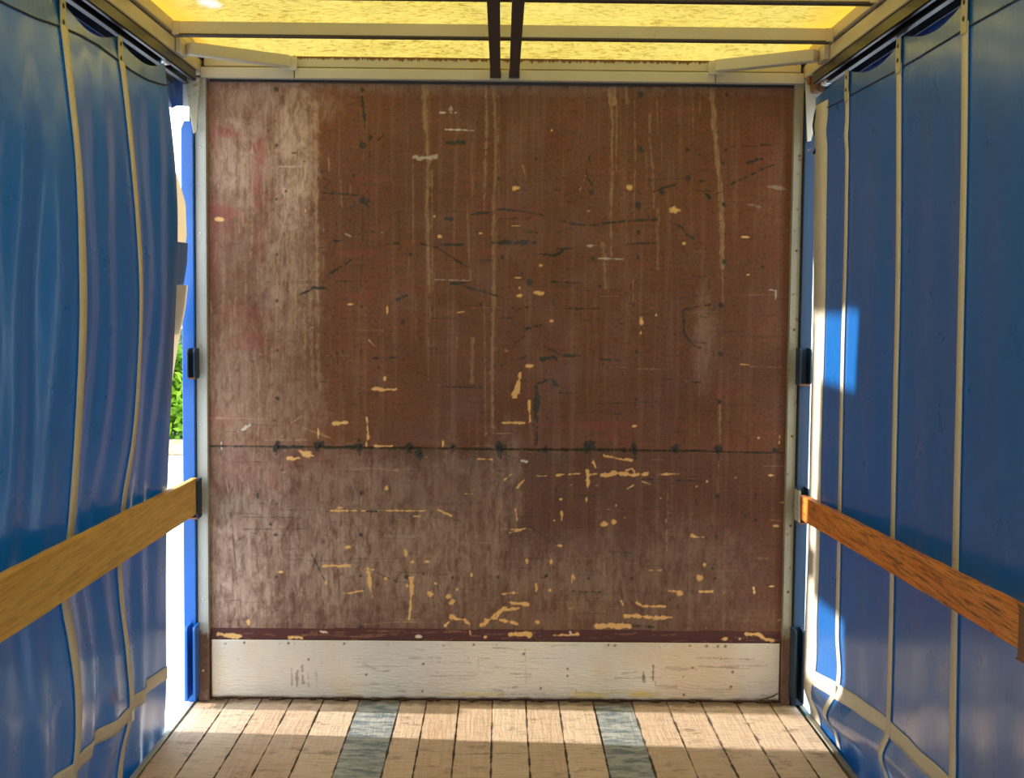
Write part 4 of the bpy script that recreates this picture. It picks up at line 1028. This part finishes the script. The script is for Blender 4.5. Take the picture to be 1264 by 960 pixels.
# right curtain: pulled taut
r1 = [(1048, 70), (1047.5, 100), (1047, 200), (1046, 300), (1043, 430), (1040, 600), (1038, 700), (1036, 780), (1035, 850), (1020, 885), (1030, 900), (1040, 960)]
r2 = [(1112, 20), (1112, 60), (1112, 200), (1110, 350), (1106, 500), (1103, 640), (1101, 760), (1098, 880), (1097, 905), (1088, 930), (1096, 960), (1100, 1010)]
r3 = [(1195, -40), (1194, 0), (1193, 200), (1190, 400), (1186, 600), (1184, 700), (1182, 800), (1180, 900), (1179, 960), (1176, 990), (1168, 1020), (1176, 1060), (1180, 1120)]
yr1, yr2, yr3 = (float(onX(px, 430, X)[1]) for px, X in ((1043, 1.253), (1106, 1.268), (1189, 1.272)))
def extraR(y, z):
    env = np.clip((2.5-z)/0.4, 0, 1)
    # a shallow crease radiating from the top corner
    cr = 0.006*np.exp(-((z-(2.30+0.22*(y+0.3)))/0.035)**2)*np.clip((y+0.75)/0.3, 0, 1)
    return -cr + 0.004*np.sin(y*5.5+z*1.5)*env + 0.002*np.sin(y*23)*env
hemp = [(onY(px, py, -0.135)[0], z) for px, py, z in ((1008, 60, 2.52), (1007, 130, 2.3), (1006, 200, 2.1), (1004, 300, 1.8), (1002, 430, 1.4), (999, 600, 0.9), (994, 800, 0.3), (993, 900, -0.1))]
CR = Curtain(1, [(-0.135, hemp), (yr1, r1), (yr2, r2), (yr3, r3), (-2.4, const_path(-2.4, 1.277, 0.0)), (BACK, const_path(BACK, 1.277, 0.0))], None, extraR)
cr = thing('side_curtain', 'taut blue tarpaulin curtain on the right with cream straps and a patch of sunlight', 'curtain', (1.27, -1.5, 0))
ysR = list(np.linspace(BACK, -2.4, 60)) + list(np.linspace(-2.38, -0.137, 230))
def topR(y):
    z = 2.478-0.045*abs(math.sin(math.pi*(y-yr1)/0.60))
    if y > yr1: z = 2.478-0.03*(y-yr1)/0.4
    return z
sheet('tarpaulin', CR, ysR, lambda y: -0.24, topR, 150, MAT['pvc'], cr)
for y in (yr1, yr2, yr3):
    ribbon_v('strap', CR, y, 0.048, 0.0 if y > -1 else -0.15, 2.40, MAT['strap'], cr, 130, 0.005)
    bm = bm_new(); xc = float(CR.X(np.array([y]), np.array([2.44]))[0])
    add_box(bm, (xc-0.009, y-0.022, 2.37), (xc-0.005, y+0.022, 2.480), 0.001)
    hp = obj('hanger_plate', bm, MAT['alu'], cr)
    for zz in (2.41, 2.455):
        bm = bm_new(); add_dome(bm, (xc-0.009, y, zz), 0.008, 0.003, (-1, 0, 0), 10, 3); obj('rivet', bm, MAT['black'], hp)
zbelt = lambda y: float(np.interp(y, [-2.3, yr2, yr1, -0.1], [onX(1190, 985, 1.27)[2], onX(1100, 905, 1.27)[2], onX(1036, 850, 1.27)[2], onX(1004, 826, 1.275)[2]]))
ribbon_h('lower_belt', CR, -2.3, -0.14, zbelt, 0.052, MAT['strap'], cr, 220, 0.003)
ribbon_h('stitched_seam', CR, -2.3, -0.30, lambda y: 2.385, 0.004, MAT['stitch'], cr, 220, 0.003)
ribbon_v('front_hem', CR, -0.225, 0.165, -0.15, 2.415, MAT['strap'], cr, 130, 0.003, drift=lambda z: 0.006*math.sin(z*7))
bm = bm_new(); zb = zbelt(yr1); xb = float(CR.X(np.array([yr1]), np.array([zb]))[0]); add_box(bm, (xb-0.014, yr1-0.015, zb-0.02), (xb-0.008, yr1+0.015, zb+0.02), 0.003, 2); obj('buckle', bm, MAT['zinc'], cr)

# rollers that carry the curtains in their tracks
def roller(px, py, X, label, s):
    p = onX(px, py, X); o = thing('track_roller', label, 'roller', tuple(p))
    bm = bm_new(); add_box(bm, (p[0]-0.016, p[1]-0.03, p[2]-0.006), (p[0]+0.016, p[1]+0.03, p[2]+0.006), 0.002); obj('carriage', bm, MAT['rust'], o)
    for k in (-1, 1):
        bm = bm_new(); add_tube(bm, [(p[0]-0.014, p[1]+k*0.018, p[2]-0.010), (p[0]+0.014, p[1]+k*0.018, p[2]-0.010)], 0.011, 14); obj('wheel', bm, MAT['zinc'], o, True)


roller(203, 72, -1.228, 'small bright roller in the track above the free edge of the left curtain', -1)
roller(1020, 98, 1.240, 'small bright roller in the track in the top right corner', 1)

# dark valances hanging outside the tracks
for s, word in ((-1, 'left'), (1, 'right')):
    bm = bm_new(); n = 90; rows = []
    for k in range(n+1):
        y = BACK+(-0.03-BACK)*k/n
        b = 2.405+0.012*math.sin(y*9)+0.006*math.sin(y*23)
        xs = [1.318+0.004*math.sin(y*13), 1.322, 1.315]
        rows.append([bm.verts.new((s*xs[0], y, b)), bm.verts.new((s*xs[1], y, (b+2.65)/2)), bm.verts.new((s*xs[2], y, 2.652))])
    for y, x in ((-0.012, 1.300), (-0.004, 1.262)):               # short return towards the post
        rows.append([bm.verts.new((s*x, y, 2.41)), bm.verts.new((s*x, y, 2.53)), bm.verts.new((s*x, y, 2.652))])
    for a, b in zip(rows, rows[1:]):
        for j in range(2): bm.faces.new((a[j], b[j], b[j+1], a[j+1]))
    o = obj('valance', bm, MAT['tarp_dk'], None, True, 0.002)
    tag(o, 'dark blue valance hanging outside the %s curtain track' % word, 'valance')

# ------------------------------------------------------------------ outside, seen through the gap on the left
GZ = -1.2
bm = bm_new(); n = 24
V = [[bm.verts.new((-60+i*120/n, -60+j*120/n, GZ)) for i in range(n+1)] for j in range(n+1)]
for j in range(n):
    for i in range(n): bm.faces.new((V[j][i], V[j][i+1], V[j+1][i+1], V[j+1][i]))
o = obj('ground', bm, MAT['asphalt']); tag(o, 'pale sunlit concrete yard outside the gap on the left', 'ground', None, 'structure')
def onZ(px, py, Z): r = ray(px, py); return CAM+r*(Z-CAM[2])/r[2]
k0 = onZ(220, 562, GZ); k1 = onZ(220, 546, GZ)
bm = bm_new(); add_box(bm, (k0[0]-12, k0[1], GZ), (k0[0]+5, k1[1]+0.1, GZ+0.05), 0.02); o = obj('verge', bm, MAT['verge']); tag(o, 'strip of dry leaf litter in front of the green hedge', 'verge')


def bush(name, label, cat, c, rx, ry, h, n, leaf, mat, seed):
    rd = np.random.RandomState(seed); t = thing(name, label, cat, c)
    V = []; Fc = []
    for k in range(n):
        u = rd.uniform(-1, 1); v = rd.uniform(-1, 1); z = rd.rand()**0.8*h; sh = (1-(z/h)**3)**0.5
        bump = 0.88+0.12*math.sin(u*9+z*5)
        P0 = np.array([u*rx, v*ry*sh, z*bump]); a = rd.normal(size=3); a /= np.linalg.norm(a); b = np.cross(a, rd.normal(size=3)); b /= np.linalg.norm(b)
        L = leaf*rd.uniform(0.6, 1.3); i = len(V)
        for q in (-a*L, b*L*0.4, a*L, -b*L*0.4): V.append(tuple(P0+q))
        Fc.append((i, i+1, i+2, i+3))
    me = bpy.data.meshes.new('foliage'); me.from_pydata(V, [], Fc); me.update(); me.materials.append(mat)
    o = bpy.data.objects.new('foliage', me); COL.objects.link(o); o.parent = t
    for q in range(5):
        bm = bm_new(); x = c[0]+(-0.8+0.4*q)*rx; add_tube(bm, [(x, c[1], c[2]-0.02), (x+0.05, c[1]+0.03, c[2]+h*0.35), (x-0.06, c[1], c[2]+h*0.7)], [0.06, 0.04, 0.015], 8)
        obj('stem', bm, MAT['bark'], t, True)


bush('hedge', 'bright green leafy hedge outside, seen through the gap on the left', 'hedge', (k1[0], k1[1]+1.15, GZ+0.02), 4.0, 0.8, 2.35, 15000, 0.13, MAT['leaf'], 1)
bush('tree', 'hazy blue-green shrub tree rising behind the bright hedge', 'tree', (k1[0]-0.5, k1[1]+5.0, GZ), 5.0, 1.2, 3.5, 14000, 0.15, MAT['leaf2'], 2)
